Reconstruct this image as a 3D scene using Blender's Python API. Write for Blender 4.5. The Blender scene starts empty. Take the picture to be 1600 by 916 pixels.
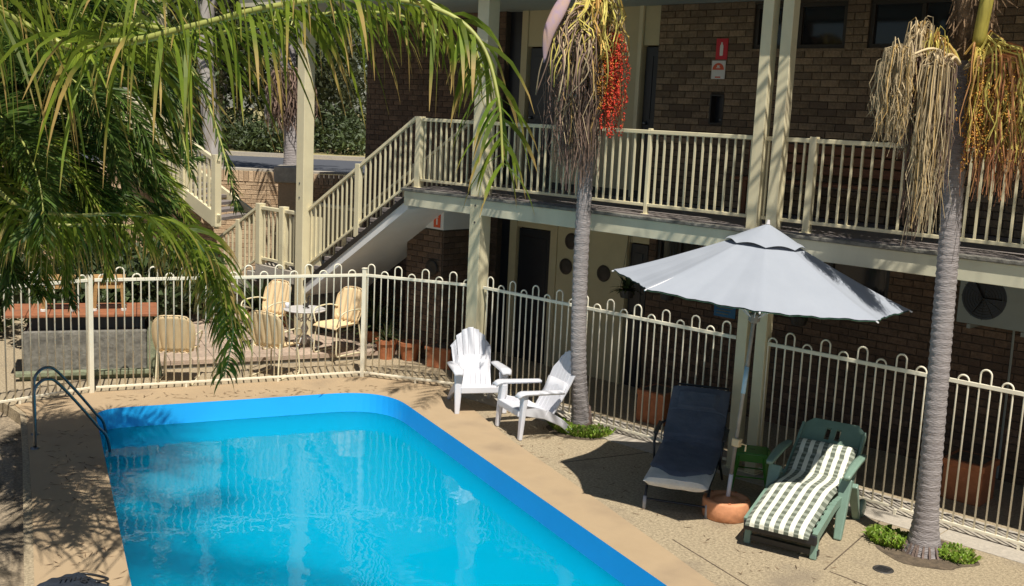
import bpy, math, random
from mathutils import Vector as V, Matrix
from mathutils.geometry import tessellate_polygon
from math import sin, cos, pi, radians as R_
random.seed(7)
sc = bpy.context.scene
COL = sc.collection
# ------------------------------------------------------------------ camera (world: X along the building, Y into it, Z up)
EYE = V((0, 0, 3.7))
RT = V((0.72777, 0.684243, 0.046494)); UP = V((-0.143657, 0.085805, 0.985901)); FW = V((-0.670607, 0.724189, -0.160743))
FPX = 1700.0
cd = bpy.data.cameras.new('camera'); cam = bpy.data.objects.new('camera', cd); COL.objects.link(cam)
M = Matrix((RT, UP, -FW)).transposed().to_4x4(); M.translation = EYE
cam.matrix_world = M
cd.sensor_width = 36; cd.lens = 36 * FPX / 1600; cd.clip_start = .05; cd.clip_end = 2000
sc.camera = cam
# ------------------------------------------------------------------ sky, sun, exposure
SUN = V((0.404, -0.24, 0.883)).normalized()
w = bpy.data.worlds.new('World'); sc.world = w; w.use_nodes = True
nt = w.node_tree; nt.nodes.clear()
sky = nt.nodes.new('ShaderNodeTexSky'); sky.sky_type = 'NISHITA'; sky.sun_disc = False
sky.sun_elevation = math.asin(SUN.z); sky.sun_rotation = math.atan2(SUN.x, SUN.y)
sky.air_density = 1.0; sky.dust_density = .6; sky.ozone_density = 1.5
bg = nt.nodes.new('ShaderNodeBackground'); bg.inputs[1].default_value = 0.05
wo = nt.nodes.new('ShaderNodeOutputWorld')
nt.links.new(sky.outputs[0], bg.inputs[0]); nt.links.new(bg.outputs[0], wo.inputs[0])
sd = bpy.data.lights.new('sun', 'SUN'); sd.energy = 5.0; sd.angle = R_(.5); sd.color = (1, .95, .86)
so = bpy.data.objects.new('sun', sd); COL.objects.link(so)
so.rotation_euler = SUN.to_track_quat('Z', 'Y').to_euler()
sc.view_settings.view_transform = 'Standard'; sc.view_settings.look = 'None'
sc.view_settings.exposure = 0.25; sc.view_settings.gamma = 1.0; sc.view_settings.use_curve_mapping = False

def at(px, py, d):            # a place seen at (px, py), d metres ahead of the eye
    return EYE + (FW + RT * ((px - 800) / FPX) - UP * ((py - 458) / FPX)) * d

# ------------------------------------------------------------------ materials
MATS = {}
def mat(name, c, rough=.7, var=.12, scale=6., bump=0., bscale=60., c2=None, metal=0., isl=0., obj=0., spec=.5, streak=None, transl=0., dirt=None, alt=None):
    m = bpy.data.materials.new(name); m.use_nodes = True; t = m.node_tree; N = t.nodes; L = t.links
    b = N['Principled BSDF']; b.inputs['Roughness'].default_value = rough; b.inputs['Metallic'].default_value = metal
    b.inputs['Specular IOR Level'].default_value = spec
    tc = N.new('ShaderNodeTexCoord'); src = tc.outputs['Object']
    if streak:
        mp = N.new('ShaderNodeMapping'); mp.inputs['Scale'].default_value = streak; L.new(src, mp.inputs[0]); src = mp.outputs[0]
    nz = N.new('ShaderNodeTexNoise'); nz.inputs['Scale'].default_value = scale; nz.inputs['Detail'].default_value = 6; nz.inputs['Roughness'].default_value = .65
    L.new(src, nz.inputs['Vector'])
    rp = N.new('ShaderNodeValToRGB'); rp.color_ramp.elements[0].position = .3; rp.color_ramp.elements[1].position = .7
    a = c2 or tuple(x * (1 - var * 2) for x in c); e = c if c2 else tuple(min(.95, x * (1 + var)) for x in c)
    rp.color_ramp.elements[0].color = (*a, 1); rp.color_ramp.elements[1].color = (*e, 1)
    L.new(nz.outputs[0], rp.inputs[0]); out = rp.outputs[0]
    if isl or obj:
        g = N.new('ShaderNodeNewGeometry'); oi = N.new('ShaderNodeObjectInfo')
        ad = N.new('ShaderNodeMath'); ad.operation = 'ADD'; L.new(g.outputs['Random Per Island'], ad.inputs[0]); L.new(oi.outputs['Random'], ad.inputs[1])
        fr = N.new('ShaderNodeMath'); fr.operation = 'FRACT'; L.new(ad.outputs[0], fr.inputs[0])
        mr = N.new('ShaderNodeMapRange'); k = isl or obj
        mr.inputs[3].default_value = 1 - k; mr.inputs[4].default_value = 1 + k; L.new(fr.outputs[0], mr.inputs[0])
        mx = N.new('ShaderNodeVectorMath'); mx.operation = 'SCALE'; L.new(out, mx.inputs[0]); L.new(mr.outputs[0], mx.inputs['Scale']); out = mx.outputs[0]
        if alt:
            ar = N.new('ShaderNodeValToRGB'); ar.color_ramp.elements[0].position = 1 - alt[1]; ar.color_ramp.elements[1].position = 1.0
            mm = N.new('ShaderNodeMath'); mm.operation = 'MULTIPLY'; mm.inputs[1].default_value = 7.31; f2 = N.new('ShaderNodeMath'); f2.operation = 'FRACT'
            L.new(fr.outputs[0], mm.inputs[0]); L.new(mm.outputs[0], f2.inputs[0]); L.new(f2.outputs[0], ar.inputs[0])
            am = N.new('ShaderNodeMixRGB'); L.new(ar.outputs[0], am.inputs[0]); L.new(out, am.inputs[1]); am.inputs[2].default_value = (*alt[0], 1); out = am.outputs[0]
    if dirt:
        n2 = N.new('ShaderNodeTexNoise'); n2.inputs['Scale'].default_value = dirt[1]; n2.inputs['Detail'].default_value = 5; L.new(tc.outputs['Object'], n2.inputs['Vector'])
        r2 = N.new('ShaderNodeValToRGB'); r2.color_ramp.elements[0].position = dirt[2]; r2.color_ramp.elements[1].position = dirt[2] + .18
        L.new(n2.outputs[0], r2.inputs[0]); m2 = N.new('ShaderNodeMixRGB'); L.new(r2.outputs[0], m2.inputs[0]); L.new(out, m2.inputs[1]); m2.inputs[2].default_value = (*dirt[0], 1); out = m2.outputs[0]
    L.new(out, b.inputs['Base Color'])
    if bump:
        n3 = N.new('ShaderNodeTexNoise'); n3.inputs['Scale'].default_value = bscale; n3.inputs['Detail'].default_value = 4; L.new(src, n3.inputs['Vector'])
        bp = N.new('ShaderNodeBump'); bp.inputs['Strength'].default_value = bump; bp.inputs['Distance'].default_value = .02; L.new(n3.outputs[0], bp.inputs['Height']); L.new(bp.outputs[0], b.inputs['Normal'])
    if transl:
        tr = N.new('ShaderNodeBsdfTranslucent'); L.new(out, tr.inputs[0]); ms = N.new('ShaderNodeMixShader'); ms.inputs[0].default_value = transl
        L.new(b.outputs[0], ms.inputs[1]); L.new(tr.outputs[0], ms.inputs[2]); L.new(ms.outputs[0], N['Material Output'].inputs[0])
    MATS[name] = m; return m

def leafmat(name, green, dark, tip, tr=.35):
    m = mat(name, green, rough=.52, c2=dark, scale=2.5, isl=.42, transl=tr, spec=.28)
    t = m.node_tree; N = t.nodes; L = t.links
    at_ = N.new('ShaderNodeAttribute'); at_.attribute_name = 'tip'
    rp = N.new('ShaderNodeValToRGB'); rp.color_ramp.elements[0].position = .74; rp.color_ramp.elements[1].position = 1.0
    L.new(at_.outputs['Fac'], rp.inputs[0]); mx = N.new('ShaderNodeMixRGB'); mx.inputs[2].default_value = (*tip, 1)
    b = N['Principled BSDF']; src = b.inputs['Base Color'].links[0].from_socket
    L.new(rp.outputs[0], mx.inputs[0]); L.new(src, mx.inputs[1])
    L.new(mx.outputs[0], b.inputs['Base Color'])
    for n in N:
        if n.type == 'BSDF_TRANSLUCENT': L.new(mx.outputs[0], n.inputs[0])
    return m

mat('cream', (.72, .64, .42), .45, .05, 3, dirt=((.42, .36, .24), 2.2, .62))
mat('cream_fence', (.84, .77, .60), .42, .05, 5, dirt=((.5, .4, .26), 9, .66))
mat('fascia', (.66, .62, .45), .5, .06, 2, dirt=((.36, .33, .25), 1.7, .6), streak=(1, 1, .3))
mat('panel', (.58, .50, .30), .6, .05, 2)
mat('white_paint', (.72, .72, .70), .5, .04, 3)
mat('ceiling', (.38, .40, .35), .7, .05, 2)  # white paint greyed so the colour carries the shade under the roof
mat('mortar', (.075, .058, .042), .95, .15, 30, bump=.3)
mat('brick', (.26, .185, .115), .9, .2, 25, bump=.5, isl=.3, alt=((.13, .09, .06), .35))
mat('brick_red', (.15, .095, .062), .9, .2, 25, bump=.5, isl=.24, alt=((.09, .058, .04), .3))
mat('brick_tan', (.56, .40, .25), .9, .14, 25, bump=.5, isl=.2, alt=((.40, .26, .15), .3))
mat('mortar_light', (.42, .31, .2), .95, .12, 30, bump=.3)
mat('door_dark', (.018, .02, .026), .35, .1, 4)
mat('frame_dark', (.03, .025, .02), .5, .1, 4)
mat('timber', (.22, .085, .035), .6, .2, 8, streak=(1, 8, 8))
mat('timber_light', (.50, .29, .11), .6, .2, 8, streak=(1, 8, 8))
mat('coping', (.43, .315, .19), .85, .05, 1.3, c2=(.375, .27, .16), bump=.25, bscale=140, dirt=((.31, .225, .14), 1.3, .54))
mat('aggregate', (.60, .485, .315), .9, .1, 38, c2=(.24, .185, .115), bump=1, bscale=90, dirt=((.27, .215, .15), 1.3, .56))
mat('concrete', (.44, .39, .32), .9, .1, 20, bump=.3, dirt=((.27, .24, .2), 2, .58))
mat('concrete_old', (.25, .235, .20), .95, .2, 9, c2=(.09, .085, .072), bump=.6, bscale=25, dirt=((.08, .075, .065), 5, .55))
mat('terracotta_shaded', (.33, .12, .05), .8, .15, 12, bump=.3, dirt=((.2, .09, .05), 6, .55))  # terracotta with the shade over the barbecue shelf put into its colour
mat('stone_green', (.22, .24, .15), .95, .2, 9, bump=.5, bscale=25)
mat('soil', (.17, .125, .08), 1, .3, 12, c2=(.06, .045, .03), bump=1, bscale=30)
mat('gravel', (.42, .33, .22), .95, .2, 30, c2=(.14, .11, .075), bump=1, bscale=40, dirt=((.07, .055, .035), 3, .5))
mat('stone', (.44, .36, .25), .95, .18, 9, isl=.35, bump=.6, bscale=30)
mat('step', (.21, .18, .165), .9, .1, 20, bump=.3)
mat('paver', (.43, .325, .245), .9, .12, 18, isl=.14, bump=.3)
mat('pool_paint', (.012, .42, .88), .5, .02, 1.2, c2=(.012, .385, .82), dirt=((.05, .44, .80), 3, .64))
mat('pool_floor', (.0, .44, .74), .6, .03, .8, c2=(.0, .42, .72))
mat('asphalt', (.075, .08, .095), .9, .1, 30)
mat('dry_grass', (.42, .34, .16), 1, .2, 3, c2=(.22, .2, .08))
mat('terracotta', (.43, .155, .065), .8, .12, 12, bump=.3, dirt=((.4, .16, .08), 6, .6))
mat('base_terracotta', (.66, .29, .14), .75, .1, 9, bump=.35, bscale=18, dirt=((.45, .2, .1), 7, .6))
mat('resin_white', (.66, .66, .70), .35, .02, 5)
mat('green_resin', (.20, .30, .235), .4, .08, 7)
mat('stool_green', (.05, .21, .02), .35, .1, 8)
mat('black_metal', (.02, .02, .022), .4, .1, 8)
mat('grey_plastic', (.42, .43, .46), .4, .05, 8)
mat('steel', (.20, .21, .22), .3, .1, 20, metal=1)
mat('navy', (.12, .13, .165), .95, .12, 5, c2=(.08, .09, .12), bump=.7, bscale=14)
mat('cushion_white', (.66, .63, .58), .95, .08, 8, bump=.4)
mat('umbrella', (.33, .355, .40), .85, .02, 2, c2=(.30, .325, .37), bump=.12, bscale=6, streak=(1, 1, 1))
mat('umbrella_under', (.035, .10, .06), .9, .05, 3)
mat('pole_grey', (.30, .27, .24), .5, .12, 9)
mat('pole_white', (.72, .70, .70), .4, .05, 9)
mat('tape_blue', (.38, .55, .68), .4, .05, 9)
mat('chair_cream', (.72, .54, .31), .45, .04, 6, dirt=((.55, .36, .15), 6, .66))
mat('table_white', (.52, .50, .48), .5, .06, 9)
mat('trunk', (.37, .335, .325), .95, .12, 9, c2=(.21, .185, .18), streak=(1, 1, 5), bump=.7, bscale=22, dirt=((.16, .13, .13), 5, .63))
mat('trunk_base', (.19, .135, .11), 1, .2, 14, bump=.8, bscale=30)
mat('fibre', (.19, .12, .065), 1, .3, 12, isl=.4, bump=.5)
mat('sheath', (.36, .30, .05), .6, .2, 6, streak=(6, 6, .5))
mat('petiole', (.36, .38, .10), .5, .15, 6)
mat('spathe', (.30, .22, .31), .8, .2, 9, c2=(.42, .27, .17), streak=(1, 1, .5))
mat('strand_tan', (.46, .36, .21), .9, .1, 9, isl=.45, alt=((.52, .33, .10), .3))
mat('strand_brown', (.22, .145, .105), .9, .1, 9, isl=.5, alt=((.17, .11, .10), .35))
mat('strand_yellow', (.56, .47, .11), .8, .1, 9, isl=.35, alt=((.50, .2, .05), .35))
mat('strand_rust', (.34, .14, .06), .9, .1, 9, isl=.5, alt=((.5, .3, .1), .3))
mat('fruit_red', (.60, .045, .02), .4, .1, 9, isl=.4, alt=((.62, .22, .04), .25))
mat('fruit_orange', (.56, .30, .04), .45, .1, 9, isl=.35, alt=((.52, .12, .03), .35))
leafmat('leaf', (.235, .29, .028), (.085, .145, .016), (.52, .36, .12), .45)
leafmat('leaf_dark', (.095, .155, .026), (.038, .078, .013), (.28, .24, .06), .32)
mat('gum_leaf', (.095, .105, .04), .7, .2, .5, c2=(.035, .045, .018), isl=.45, transl=.25)
mat('bush_leaf', (.085, .12, .035), .6, .2, 1.5, c2=(.035, .05, .02), isl=.45, transl=.25)
mat('weed', (.20, .32, .025), .6, .2, 9, isl=.45, transl=.3, alt=((.35, .3, .1), .2))
mat('bark_pale', (.40, .38, .36), .9, .2, 2, c2=(.22, .18, .15), streak=(3, 3, .4))
mat('bark_dark', (.09, .07, .055), .95, .2, 3)
mat('sign_red', (.62, .02, .035), .5, .02, 3)
mat('sign_orange', (.72, .10, .03), .5, .02, 3)
mat('sign_white', (.75, .73, .68), .5, .02, 3)
mat('sign_blue', (.02, .16, .34), .5, .1, 9)
mat('unit_grey', (.26, .285, .26), .5, .05, 5)
mat('roof_metal', (.22, .23, .24), .5, .1, 4)
mat('bag', (.012, .018, .03), .7, .2, 20, bump=.4)
mat('drain', (.05, .045, .04), .6, .2, 20)
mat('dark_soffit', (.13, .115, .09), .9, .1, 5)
def special():
    # window glass
    m = bpy.data.materials.new('glass'); m.use_nodes = True; b = m.node_tree.nodes['Principled BSDF']
    b.inputs['Base Color'].default_value = (.012, .014, .018, 1); b.inputs['Roughness'].default_value = .06; MATS['glass'] = m
    # checked cushion cloth (printed weave): stripes along V with cross bands
    m = bpy.data.materials.new('check_cloth'); m.use_nodes = True; N = m.node_tree.nodes; L = m.node_tree.links; b = N['Principled BSDF']; b.inputs['Roughness'].default_value = .9
    uv = N.new('ShaderNodeUVMap'); uv.uv_map = 'UVMap'; sx = N.new('ShaderNodeSeparateXYZ'); L.new(uv.outputs[0], sx.inputs[0])
    def band(sock, n, lo):
        a = N.new('ShaderNodeMath'); a.operation = 'MULTIPLY'; a.inputs[1].default_value = n; L.new(sock, a.inputs[0])
        f = N.new('ShaderNodeMath'); f.operation = 'FRACT'; L.new(a.outputs[0], f.inputs[0])
        g = N.new('ShaderNodeMath'); g.operation = 'LESS_THAN'; g.inputs[1].default_value = lo; L.new(f.outputs[0], g.inputs[0]); return g.outputs[0]
    A = band(sx.outputs[0], 6.5, .5); B = band(sx.outputs[1], 30, .55)
    m1 = N.new('ShaderNodeMixRGB'); m1.inputs[1].default_value = (.78, .76, .62, 1); m1.inputs[2].default_value = (.19, .21, .16, 1); L.new(A, m1.inputs[0])
    m3 = N.new('ShaderNodeMixRGB'); m3.inputs[1].default_value = (.28, .30, .24, 1); m3.inputs[2].default_value = (.12, .135, .10, 1); L.new(B, m3.inputs[0]); L.new(m3.outputs[0], m1.inputs[2])
    L.new(m1.outputs[0], b.inputs['Base Color'])
    nz = N.new('ShaderNodeTexNoise'); nz.inputs['Scale'].default_value = 9; bp = N.new('ShaderNodeBump'); bp.inputs['Strength'].default_value = .5; bp.inputs['Distance'].default_value = .02
    L.new(nz.outputs[0], bp.inputs['Height']); L.new(bp.outputs[0], b.inputs['Normal']); MATS['check_cloth'] = m
    # water
    m = bpy.data.materials.new('water'); m.use_nodes = True; N = m.node_tree.nodes; L = m.node_tree.links; N.clear()
    o = N.new('ShaderNodeOutputMaterial'); tr = N.new('ShaderNodeBsdfTransparent'); tr.inputs[0].default_value = (.35, .95, .97, 1)
    gl = N.new('ShaderNodeBsdfGlossy'); gl.inputs['Roughness'].default_value = .015; fr = N.new('ShaderNodeFresnel'); fr.inputs[0].default_value = 1.34
    mx = N.new('ShaderNodeMixShader'); tc = N.new('ShaderNodeTexCoord')
    df = N.new('ShaderNodeSubsurfaceScattering'); df.falloff = 'BURLEY'; df.inputs['Color'].default_value = (.0, .37, .60, 1); df.inputs['Scale'].default_value = 1.0; df.inputs['Radius'].default_value = (1.0, 2.4, 2.6); mb_ = N.new('ShaderNodeMixShader'); mb_.inputs[0].default_value = .86; L.new(tr.outputs[0], mb_.inputs[1]); L.new(df.outputs[0], mb_.inputs[2])
    n1 = N.new('ShaderNodeTexNoise'); n1.inputs['Scale'].default_value = 2.6; n1.inputs['Detail'].default_value = 2.5; n1.inputs['Roughness'].default_value = .45; L.new(tc.outputs['Object'], n1.inputs['Vector'])
    bp = N.new('ShaderNodeBump'); bp.inputs['Strength'].default_value = .13; bp.inputs['Distance'].default_value = .05; L.new(n1.outputs[0], bp.inputs['Height'])
    L.new(bp.outputs[0], gl.inputs['Normal']); L.new(bp.outputs[0], fr.inputs['Normal'])
    L.new(fr.outputs[0], mx.inputs[0]); L.new(mb_.outputs[0], mx.inputs[1]); L.new(gl.outputs[0], mx.inputs[2]); L.new(mx.outputs[0], o.inputs[0]); MATS['water'] = m
special()

# ------------------------------------------------------------------ mesh helpers
class MB:
    def __init__(s): s.v = []; s.f = []; s.tip = None
    def quad(s, a, b, c, d): i = len(s.v); s.v += [a, b, c, d]; s.f.append((i, i + 1, i + 2, i + 3)); return s
    def box(s, x0, x1, y0, y1, z0, z1, m=None, bev=0):
        P = [V((x, y, z)) for x in (x0, x1) for y in (y0, y1) for z in (z0, z1)]
        if m: P = [m @ p for p in P]
        i = len(s.v); s.v += P
        for q in ((0, 1, 3, 2), (4, 6, 7, 5), (0, 4, 5, 1), (2, 3, 7, 6), (0, 2, 6, 4), (1, 5, 7, 3)): s.f.append(tuple(i + k for k in q))
        return s
    def bar(s, a, b, w, h, up=V((0, 0, 1)), w2=None, h2=None):     # box-section bar from a to b
        a, b = V(a), V(b); t = (b - a).normalized(); x = t.cross(up)
        if x.length < 1e-4: x = t.cross(V((0, 1, 0)))
        x.normalize(); y = x.cross(t); i = len(s.v); w2 = w if w2 is None else w2; h2 = h if h2 is None else h2
        for p, ww, hh in ((a, w, h), (b, w2, h2)):
            for sx, sy in ((-1, -1), (1, -1), (1, 1), (-1, 1)): s.v.append(p + x * (sx * ww / 2) + y * (sy * hh / 2))
        for q in ((0, 3, 2, 1), (4, 5, 6, 7), (0, 1, 5, 4), (1, 2, 6, 5), (2, 3, 7, 6), (3, 0, 4, 7)): s.f.append(tuple(i + k for k in q))
        return s
    def tube(s, pts, r, n=8, cap=True, sq=None):
        pts = [V(p) for p in pts]; rs = r if isinstance(r, (list, tuple)) else [r] * len(pts); i0 = len(s.v); ref = None
        for k, p in enumerate(pts):
            t = (pts[min(k + 1, len(pts) - 1)] - pts[max(k - 1, 0)])
            if t.length < 1e-7: t = V((0, 0, 1))
            t.normalize()
            if ref is None: ref = t.orthogonal().normalized()
            ref = ref - t * ref.dot(t)
            ref = ref.normalized() if ref.length > 1e-5 else t.orthogonal().normalized()
            y = t.cross(ref)
            for j in range(n):
                a = 2 * pi * j / n; s.v.append(p + (ref * cos(a) + y * sin(a)) * rs[k])
        for k in range(len(pts) - 1):
            for j in range(n):
                a = i0 + k * n + j; b = i0 + k * n + (j + 1) % n; s.f.append((a, b, b + n, a + n))
        if cap and n > 2: s.f.append(tuple(i0 + j for j in range(n))[::-1]); s.f.append(tuple(i0 + (len(pts) - 1) * n + j for j in range(n)))
        return s
    def lathe(s, prof, n=24, c=(0, 0, 0)):
        i0 = len(s.v)
        for r, z in prof:
            for j in range(n): a = 2 * pi * j / n; s.v.append(V((c[0] + r * cos(a), c[1] + r * sin(a), c[2] + z)))
        for k in range(len(prof) - 1):
            for j in range(n):
                a = i0 + k * n + j; b = i0 + k * n + (j + 1) % n; s.f.append((a, b, b + n, a + n))
        return s
    def prism(s, poly, z0, z1, m=None):      # poly: CCW xy list
        n = len(poly); i = len(s.v)
        P = [V((x, y, z0)) for x, y in poly] + [V((x, y, z1)) for x, y in poly]
        if m: P = [m @ p for p in P]
        s.v += P; s.f.append(tuple(i + k for k in range(n))[::-1]); s.f.append(tuple(i + n + k for k in range(n)))
        for k in range(n): s.f.append((i + k, i + (k + 1) % n, i + n + (k + 1) % n, i + n + k))
        return s
    def grid(s, fn, nu, nv):
        i0 = len(s.v)
        for u in range(nu + 1):
            for v in range(nv + 1): s.v.append(V(fn(u / nu, v / nv)))
        for u in range(nu):
            for v in range(nv):
                a = i0 + u * (nv + 1) + v; s.f.append((a, a + nv + 1, a + nv + 2, a + 1))
        return s
    def mesh(s, name, m, smooth=False):
        me = bpy.data.meshes.new(name); me.from_pydata([tuple(p) for p in s.v], [], s.f)
        me.materials.append(MATS[m] if isinstance(m, str) else m)
        if smooth: me.polygons.foreach_set('use_smooth', [True] * len(me.polygons))
        if s.tip is not None:
            a = me.attributes.new('tip', 'FLOAT', 'POINT'); a.data.foreach_set('value', s.tip)
        me.update(); return me
    def build(s, name, m, parent=None, smooth=False, loc=None, kind=None, bevel=0, solid=0, off=-1):
        o = bpy.data.objects.new(name, s.mesh(name, m, smooth)); COL.objects.link(o)
        if parent: o.parent = parent
        if loc: o.location = loc
        if kind: o['kind'] = kind
        if solid:
            d = o.modifiers.new('solid', 'SOLIDIFY'); d.thickness = solid; d.offset = off
        if bevel:
            d = o.modifiers.new('bevel', 'BEVEL'); d.width = bevel; d.segments = 2; d.limit_method = 'ANGLE'; d.angle_limit = R_(35)
        return o
def put(name, me, parent, loc=(0, 0, 0), rot=None, kind=None):
    o = bpy.data.objects.new(name, me); COL.objects.link(o); o.parent = parent; o.location = loc
    if rot: o.rotation_euler = rot
    if kind: o['kind'] = kind
    return o
def thing(name, label, cat, loc=(0, 0, 0), rz=0, group=None):
    o = bpy.data.objects.new(name, None); COL.objects.link(o); o.location = loc; o.rotation_euler = (0, 0, rz); o['label'] = label; o['category'] = cat
    if group: o['group'] = group
    o.empty_display_size = .2; return o
def struct(o): o['kind'] = 'structure'; return o
def copy_tree(o, parent=None):
    c = o.copy(); COL.objects.link(c); c.parent = parent
    for ch in list(o.children): copy_tree(ch, c)
    return c
def lerp(a, b, t): return V(a) * (1 - t) + V(b) * t
def catmull(P, n):
    P = [V(p) for p in P]; P = [P[0] * 2 - P[1]] + P + [P[-1] * 2 - P[-2]]; out = []
    for i in range(1, len(P) - 2):
        for k in range(n):
            t = k / n; a, b, c, d = P[i - 1:i + 3]
            out.append(.5 * ((2 * b) + (c - a) * t + (2 * a - 5 * b + 4 * c - d) * t * t + (3 * b - a - 3 * c + d) * t ** 3))
    out.append(P[-2]); return out
def flat(name, outer, holes, z, m, skirt=0):
    loops = [[V((x, y, z)) for x, y in outer]] + [[V((x, y, z)) for x, y in h] for h in holes]
    b = MB(); b.v = [p for l in loops for p in l]
    for t in tessellate_polygon(loops): 
        a, c, d = [b.v[i] for i in t]
        b.f.append(t if (c - a).cross(d - a).z > 0 else t[::-1])
    if skirt:
        n = len(outer)
        for k in range(n):
            p, q = outer[k], outer[(k + 1) % n]; b.quad(V((*p, z)), V((*q, z)), V((*q, z - skirt)), V((*p, z - skirt)))
    return b.build(name, m)

# ------------------------------------------------------------------ pool and ground
def rounded(pts, rad):
    out = []; n = len(pts)
    for i in range(n):
        p, a, b = V((*pts[i], 0)), V((*pts[i - 1], 0)), V((*pts[(i + 1) % n], 0)); r = rad[i]
        u, v = (a - p).normalized(), (b - p).normalized()
        for k in range(13):
            t = k / 12; q = (p + u * r) * (1 - t) ** 2 + p * 2 * t * (1 - t) * 1.0 + (p + v * r) * t * t; out.append((q.x, q.y))
    return out
POOL = rounded([(-12.14, 5.88), (-2.9, 1.93), (-.45, 5.5), (-10.78, 9.25)], [.35, .8, .8, .78])
WZ = -.24
flatten = lambda L: [(p[0], p[1]) for p in L]
COPE = [(-12.45, 5.2), (-11.19, 4.69), (-9.38, 3.95), (-7.88, 3.32), (-3.1, 1.0), (.5, 5.3), (-4.35, 7.32), (-6.07, 8.07), (-8.16, 8.93), (-10.35, 9.97), (-10.68, 10.08), (-11.54, 9.50), (-12.9, 6.25), (-12.9, 5.25)]
b = MB()
n = len(POOL)
for k in range(n):
    p, q = POOL[k], POOL[(k + 1) % n]; b.quad(V((*q, .012)), V((*p, .012)), V((*p, -1.7)), V((*q, -1.7)))
struct(b.build('pool_wall', 'pool_paint', smooth=False))
struct(flat('pool_floor', POOL, [], -1.6, 'pool_floor'))
struct(flat('pool_water', POOL, [], WZ, 'water'))
struct(flat('pool_coping', COPE, [POOL], .012, 'coping', skirt=.1))
DECK = [(-3.2, .9), (-7.9, 3.25), (-11.25, 4.65), (-12.5, 5.15), (-13.1, 5.2), (-40, 5.2), (-40, 16), (14, 16), (14, .9)]
struct(flat('pool_deck', DECK, [POOL], 0, 'aggregate', skirt=.25))
struct(flat('ground', [(-600, -600), (600, -600), (600, 600), (-600, 600)], [POOL], -.14, 'gravel'))
# kerb strip of smooth concrete slabs under the long fence
for i in range(6):
    struct(MB().box(-10.1 + i * 1.3, -8.812 + i * 1.3, 9.86, 10.62, -.05, .008).build('path_slab', 'concrete', bevel=.004))
# loose stones in the low garden bed left of the coping
for i in range(150):
    t = random.random(); p = lerp((-12.2, 4.9, 0), (-7.2, 2.8, 0), t); s = random.uniform(0, 1) ** 1.0 * 1.5 + .18
    x, y = p.x - .38 * s, p.y - .92 * s; r = random.uniform(.05, .16); h = random.uniform(.02, .06)
    mb = MB(); k = 7; ph = random.random() * 6
    ring = [(r * random.uniform(.7, 1.1) * cos(ph + 2 * pi * j / k), r * random.uniform(.6, 1.0) * sin(ph + 2 * pi * j / k)) for j in range(k)]
    i0 = 0; mb.v = [V((a, c, 0)) for a, c in ring] + [V((a * .8, c * .8, h)) for a, c in ring]
    mb.f = [tuple(range(k, 2 * k))] + [(j, (j + 1) % k, k + (j + 1) % k, k + j) for j in range(k)]
    if i == 0: stones_parent = bpy.data.objects.new('garden_bed', flatmesh := MB().quad(V((-13.2, 3.2, -.135)), V((-7.0, .2, -.135)), V((-6.4, 2.5, -.135)), V((-12.6, 5.15, -.135))).mesh('garden_bed', 'gravel')); COL.objects.link(stones_parent); stones_parent['kind'] = 'structure'
    o = mb.build('stone', 'stone', stones_parent, smooth=False, loc=(x, y, -.135))

for a_, b_2 in (((-5.2, 7.9), (-1.5, 6.6)), ((-3.9, 8.35), (-.5, 8.05)), ((-3.95, 8.35), (-4.15, 9.86)), ((-2.3, 6.9), (-2.0, 9.86)), ((-7.3, 8.75), (-6.9, 9.86))):
    struct(MB().bar(V((*a_, .001)), V((*b_2, .001)), .012, .004).build('paving_joint', 'soil'))
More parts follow.
